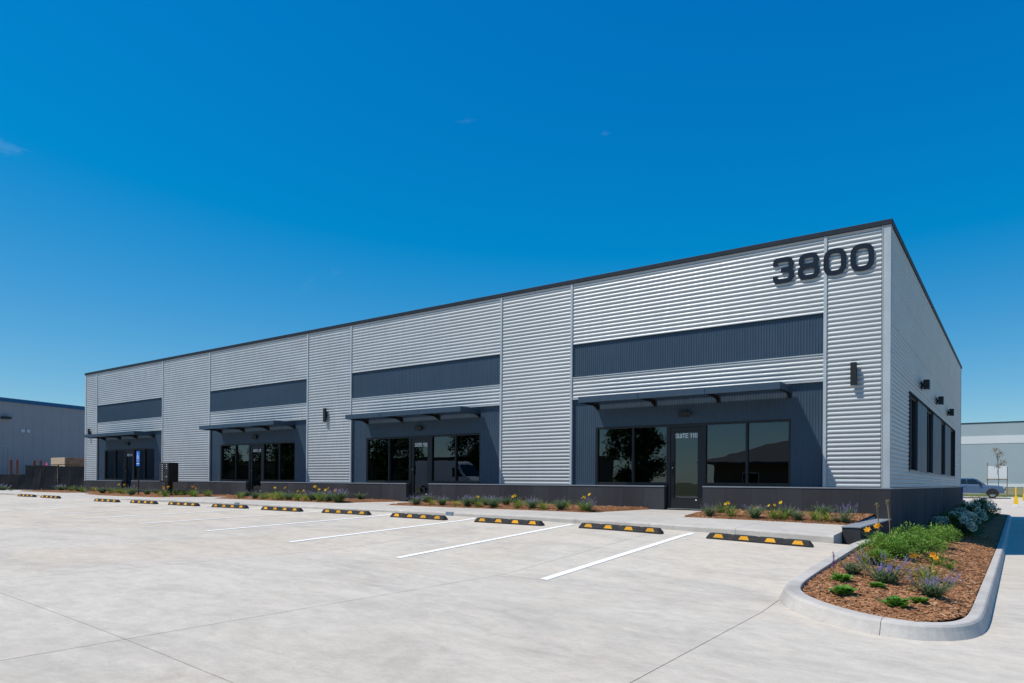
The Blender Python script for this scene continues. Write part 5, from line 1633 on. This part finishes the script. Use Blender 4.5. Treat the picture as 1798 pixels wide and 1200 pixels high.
for k in range(18):
    x = -70 + 7 * k
    w = MB().box(x, x + 2.4, 6.001, 6.06, 1.0, 2.6).build('window', 'frame', bb); MB().box(x + .1, x + 2.3, 6.0605, 6.07, 1.1, 2.5).build('pane', 'carglass', w)
hs = empty('house', (-12.0, -50, G(-12, -50) - 0.1)); tag(hs, 'low brown house with broad hip roof across the lot', 'house')
MB().box(-8, 9, -6, 6, 0, 2.9).build('wall', 'brickwall', hs)
mb = MB(); mb.add([(-9.2, -7.2, 2.901), (10.2, -7.2, 2.901), (10.2, 7.2, 2.901), (-9.2, 7.2, 2.901), (-3.4, 0, 5.2), (4.4, 0, 5.2), (-9.2, -7.2, 3.05), (10.2, -7.2, 3.05), (10.2, 7.2, 3.05), (-9.2, 7.2, 3.05)],
                  [(3, 2, 1, 0), (6, 7, 5, 4), (7, 8, 5), (8, 9, 4, 5), (9, 6, 4), (0, 1, 7, 6), (1, 2, 8, 7), (2, 3, 9, 8), (3, 0, 6, 9)]); mb.build('roof', 'shingle', hs)
for x in (-5.5, -1.0, 4.5):
    w = MB().box(x, x + 1.5, 6.001, 6.05, 0.9, 2.2).build('window', 'signwhite', hs); MB().box(x + .08, x + 1.42, 6.0505, 6.06, 0.98, 2.12).build('pane', 'carglass', w)
d = MB().box(1.6, 2.6, 6.001, 6.06, 0.0, 2.1).build('door', 'woodside', hs)
vn = empty('cargo_van', (-33.5, -23.0, G(-33.5, -23.0))); tag(vn, 'white high roof cargo van parked across the lot', 'van')
vb = loft([(-2.95, sec(.95, .45, 2.5)), (-2.85, sec(.98, .40, 2.6)), (1.0, sec(.98, .40, 2.6)), (1.45, sec(.96, .40, 2.42)), (2.25, sec(.95, .40, 1.45)), (2.85, sec(.90, .42, 1.12)), (2.98, sec(.84, .5, 0.95))]).build('body', 'vanpaint', vn)
for s in (-1, 1):
    MB().prism([(1.05, 1.35), (2.05, 1.35), (1.55, 2.05), (1.05, 2.05)], s * .985, s * .93, 'y').build('side_window', 'carglass', vb)
    MB().bbox(2.72, 2.93, s * .74 - .12, s * .74 + .12, .78, 1.0, .03).build('headlight', 'headlight', vb)
MB().prism([(1.66, 2.30), (2.36, 1.44), (2.30, 1.40), (1.58, 2.26)], -.78, .78, 'y').build('windscreen', 'carglass', vb)
MB().bbox(2.86, 3.04, -.90, .90, .40, .62, .04).build('bumper', 'black', vn)
vehicle_wheels(vn, (-1.9, 1.95), .99, .36, .24)
